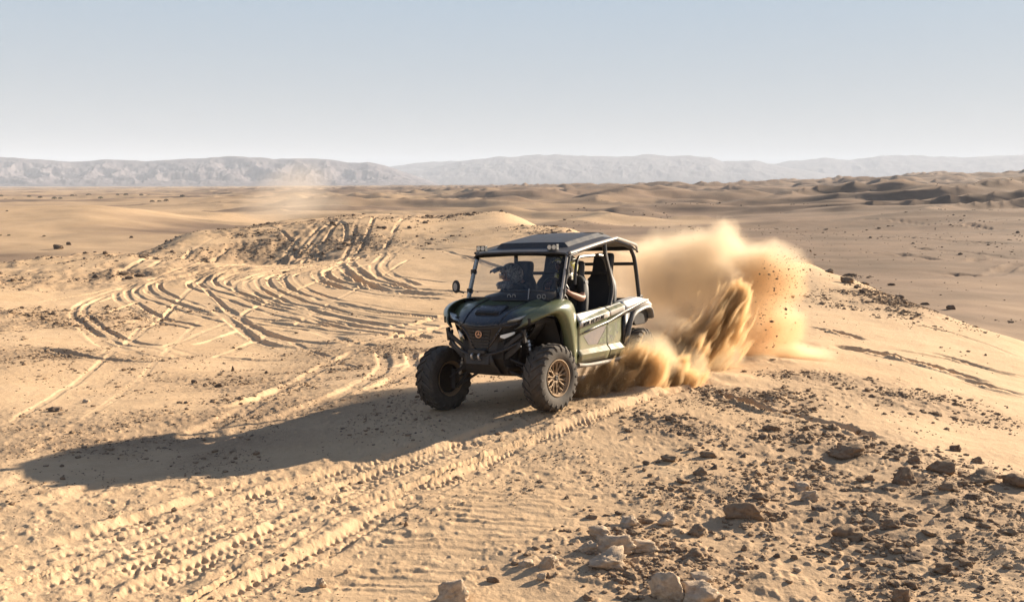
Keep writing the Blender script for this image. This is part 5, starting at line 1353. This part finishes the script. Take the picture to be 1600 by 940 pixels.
# ------------------------------------------------------------------ dust and thrown sand
def wp(px, py, Yd):
    d = pray(px, py); return Vector((Yd * d[0] / d[1], Yd, CAM_H + Yd * d[2] / d[1]))
def dust(name, blobs, color, dens, thr, amp, nscale, stretch=(1, 1, 1), lean=(0, 0), warp=.0, fine=0., aniso=.35, step=.25, hard=1.0, floor=None):
    m = bpy.data.materials.new(name + '_air'); m.use_nodes = True; n = m.node_tree.nodes; l = m.node_tree.links; n.remove(n['Principled BSDF'])
    pv = n.new('ShaderNodeVolumePrincipled'); pv.inputs['Color'].default_value = color + (1,); pv.inputs['Anisotropy'].default_value = aniso
    l.new(pv.outputs[0], n['Material Output'].inputs['Volume'])
    geo = n.new('ShaderNodeNewGeometry')
    def vm(op, a, b=None, s=None):
        q = n.new('ShaderNodeVectorMath'); q.operation = op; l.new(a, q.inputs[0])
        if b is not None: (setattr(q.inputs[1], 'default_value', tuple(b)) if isinstance(b, (tuple, Vector)) else l.new(b, q.inputs[1]))
        if s is not None: q.inputs['Scale'].default_value = s
        return q
    def mt(op, a, b, clamp=False):
        q = n.new('ShaderNodeMath'); q.operation = op; q.use_clamp = clamp
        for i, v in enumerate((a, b)): (setattr(q.inputs[i], 'default_value', v) if isinstance(v, (int, float)) else l.new(v, q.inputs[i]))
        return q.outputs[0]
    pos = geo.outputs['Position']
    if warp:
        w = n.new('ShaderNodeTexNoise'); w.inputs['Scale'].default_value = 1.6; w.inputs['Detail'].default_value = 2; l.new(pos, w.inputs['Vector'])
        ws_ = vm('SUBTRACT', w.outputs['Color'], (.5, .5, .5)); wsc = vm('SCALE', ws_.outputs[0], s=warp); pw = vm('ADD', pos, wsc.outputs[0]).outputs[0]
    else: pw = pos
    S = None
    for (c, r, wt) in blobs:
        a = vm('SUBTRACT', pw, tuple(c)); b = vm('DIVIDE', a.outputs[0], tuple(r)); L = vm('LENGTH', b.outputs[0])
        q = n.new('ShaderNodeMapRange'); q.interpolation_type = 'SMOOTHSTEP'; l.new(L.outputs['Value'], q.inputs[0]); q.inputs[1].default_value = 1.0; q.inputs[2].default_value = .1; q.inputs[3].default_value = 0; q.inputs[4].default_value = wt
        S = q.outputs[0] if S is None else mt('MAXIMUM', mt('MULTIPLY', mt('ADD', S, q.outputs[0]), .62), mt('MAXIMUM', S, q.outputs[0]))
    # noise with stretch and lean
    sp = n.new('ShaderNodeSeparateXYZ'); l.new(pw, sp.inputs[0]); cb = n.new('ShaderNodeCombineXYZ')
    l.new(mt('MULTIPLY', mt('ADD', sp.outputs[0], mt('MULTIPLY', sp.outputs[2], -lean[0])), stretch[0]), cb.inputs[0])
    l.new(mt('MULTIPLY', mt('ADD', sp.outputs[1], mt('MULTIPLY', sp.outputs[2], -lean[1])), stretch[1]), cb.inputs[1])
    l.new(mt('MULTIPLY', sp.outputs[2], stretch[2]), cb.inputs[2])
    t = n.new('ShaderNodeTexNoise'); t.inputs['Scale'].default_value = nscale; t.inputs['Detail'].default_value = 5; t.inputs['Roughness'].default_value = .55; t.inputs['Distortion'].default_value = .5
    l.new(cb.outputs[0], t.inputs['Vector'])
    v = mt('SUBTRACT', S, mt('MULTIPLY', mt('SUBTRACT', t.outputs[0], .35), amp))
    v = mt('SUBTRACT', v, thr)
    v = mt('MULTIPLY', v, hard, True)
    l.new(mt('MULTIPLY', v, dens), pv.inputs['Density'])
    bm = bmesh.new()
    for (c, r, wt) in blobs:
        k = 1.0 + warp * .25
        g = bmesh.ops.create_icosphere(bm, subdivisions=3, radius=1)
        for q in g['verts']: q.co = Vector((q.co.x * r[0] * k, q.co.y * r[1] * k, q.co.z * r[2] * k)) + Vector(c)
    me = bpy.data.meshes.new(name); bm.to_mesh(me); bm.free(); me.materials.append(m)
    o = bpy.data.objects.new(name, me); COL.objects.link(o)
    rm = o.modifiers.new('r', 'REMESH'); rm.mode = 'VOXEL'; rm.voxel_size = max(r[0] for _, r, _ in blobs) / 12
    try: m.volume_intersection_method
    except Exception: pass
    m.cycles.volume_step_rate = step
    tag(o, kind='stuff'); return o
B = lambda px, py, Yd, r, w=1.0: (wp(px, py, Yd), r, w)
dust('dust_cloud', [B(1030,440,15.2,(.85,.8,1.0),1.1), B(1100,425,15.4,(1.0,.8,1.08),1.2), B(1130,405,15.6,(.85,.7,.75),1.1), B(1195,412,15.7,(.85,.6,.62),1.05), B(1075,520,14.9,(.75,.6,.8),1.0), B(1030,530,14.3,(.65,.5,.75),.9), B(1005,410,15.6,(.7,.7,.6),.8), B(1180,480,15.6,(1.0,.6,.9),.75)],
     (.96, .82, .63), 3.8, .10, 1.0, 1.5, warp=.5, step=.3, hard=1.6)
dust('dust_spray', [B(1195,440,15.5,(1.0,.45,.75),1.2), B(1175,505,15.3,(.90,.40,.85),1.2), B(1160,540,15.1,(1.0,.4,.62),1.1), B(1220,515,15.2,(.70,.35,.70),.9), B(1230,430,15.5,(.6,.35,.5),.9), B(1225,556,15.1,(.7,.35,.28),.9)],
     (.94, .68, .41), 7.5, .08, 1.15, 2.2, stretch=(1.2, 1, .5), lean=(.75, 0), warp=.5, step=.25, hard=.7)
dust('thrown_sand', [B(1140,495,14.1,(.42,.36,.66),1.38), B(1110,525,13.9,(.50,.38,.66),1.44), B(1070,555,13.6,(.52,.38,.58),1.44), B(1150,465,14.2,(.34,.3,.40),1.21), B(1025,578,13.2,(.50,.38,.46),1.38)],
     (.94, .71, .43), 34, .0, 3.4, 3.0, stretch=(2.8, 2.0, .36), lean=(.6, 0), warp=.28, step=.17, hard=1.3)
dust('thrown_sand', [B(1005,578,12.3,(.52,.32,.46),1.44), B(955,596,12.1,(.52,.30,.36),1.44), B(912,615,11.9,(.46,.26,.22),1.32), B(1055,590,12.8,(.55,.38,.42),1.38)],
     (.94, .71, .43), 34, .0, 3.2, 3.3, stretch=(2.7, 2.0, .40), lean=(.5, 0), warp=.24, step=.17, hard=1.3)
dust('dust_cloud', [B(1012,556,12.6,(.55,.38,.46),1.2), B(960,590,12.6,(.6,.4,.30),.9), B(1060,575,13.3,(.65,.45,.5),1), B(900,612,12.6,(.5,.5,.22),.7), B(1120,560,14.2,(.65,.4,.5),1), B(1235,552,15.0,(1.0,.5,.22),.85), B(1180,565,14.6,(.8,.5,.18),.85)],
     (.96, .82, .60), 4.0, .1, .8, 2.2, warp=.3, step=.35, hard=1.5)
# faint dust drifting over the far plain
pl = dust('distant_dust', [B(455,300,230,(13,12,9),1), B(430,325,220,(16,12,6),1), B(475,280,235,(12,10,8),.8), B(500,318,240,(16,12,5),.8)], (.95, .86, .74), .035, .1, .8, .12, warp=0, step=.6, hard=1.2)
# clods and grit in the air
rg = random.Random(77); pts = []; rad = []
for k in range(700):
    t = rg.random(); px = rg.gauss(1170 + 85 * t, 20); py = 560 - t * 175 + rg.gauss(0, 14)
    if k % 6 == 0: px = rg.uniform(1180, 1360); py = rg.uniform(370, 560)
    p = wp(px, py, rg.uniform(14.6, 15.8)); g = ground_h(p.x, p.y)
    if p.z < g + .03: continue
    pts.append(tuple(p)); rad.append(.0032 * (1 + rg.paretovariate(2.2) * .75) if rg.random() > .05 else rg.uniform(.013, .022))
o = scatter('flying_grit', pts, np.minimum(rad, .03), M_DARKR, 1, .8, 0); tag(o, kind='stuff')
pts = []; rad = []
for k in range(5000):
    q = rg.choice([(1125,515,22,40,14.0),(1095,545,22,34,13.8),(1060,562,24,30,13.5),(1000,585,30,26,12.2),(955,602,26,16,12.0),(915,618,24,10,11.8),(1180,500,30,60,15.2)])
    p = wp(rg.gauss(q[0], q[2]), rg.gauss(q[1], q[3]), rg.gauss(q[4], .15)); g = ground_h(p.x, p.y)
    if p.z < g: continue
    pts.append(tuple(p)); rad.append(rg.uniform(.002, .005))
o = scatter('flying_sand', pts, rad, M_PALE, 1, .9, 0); tag(o, kind='stuff')
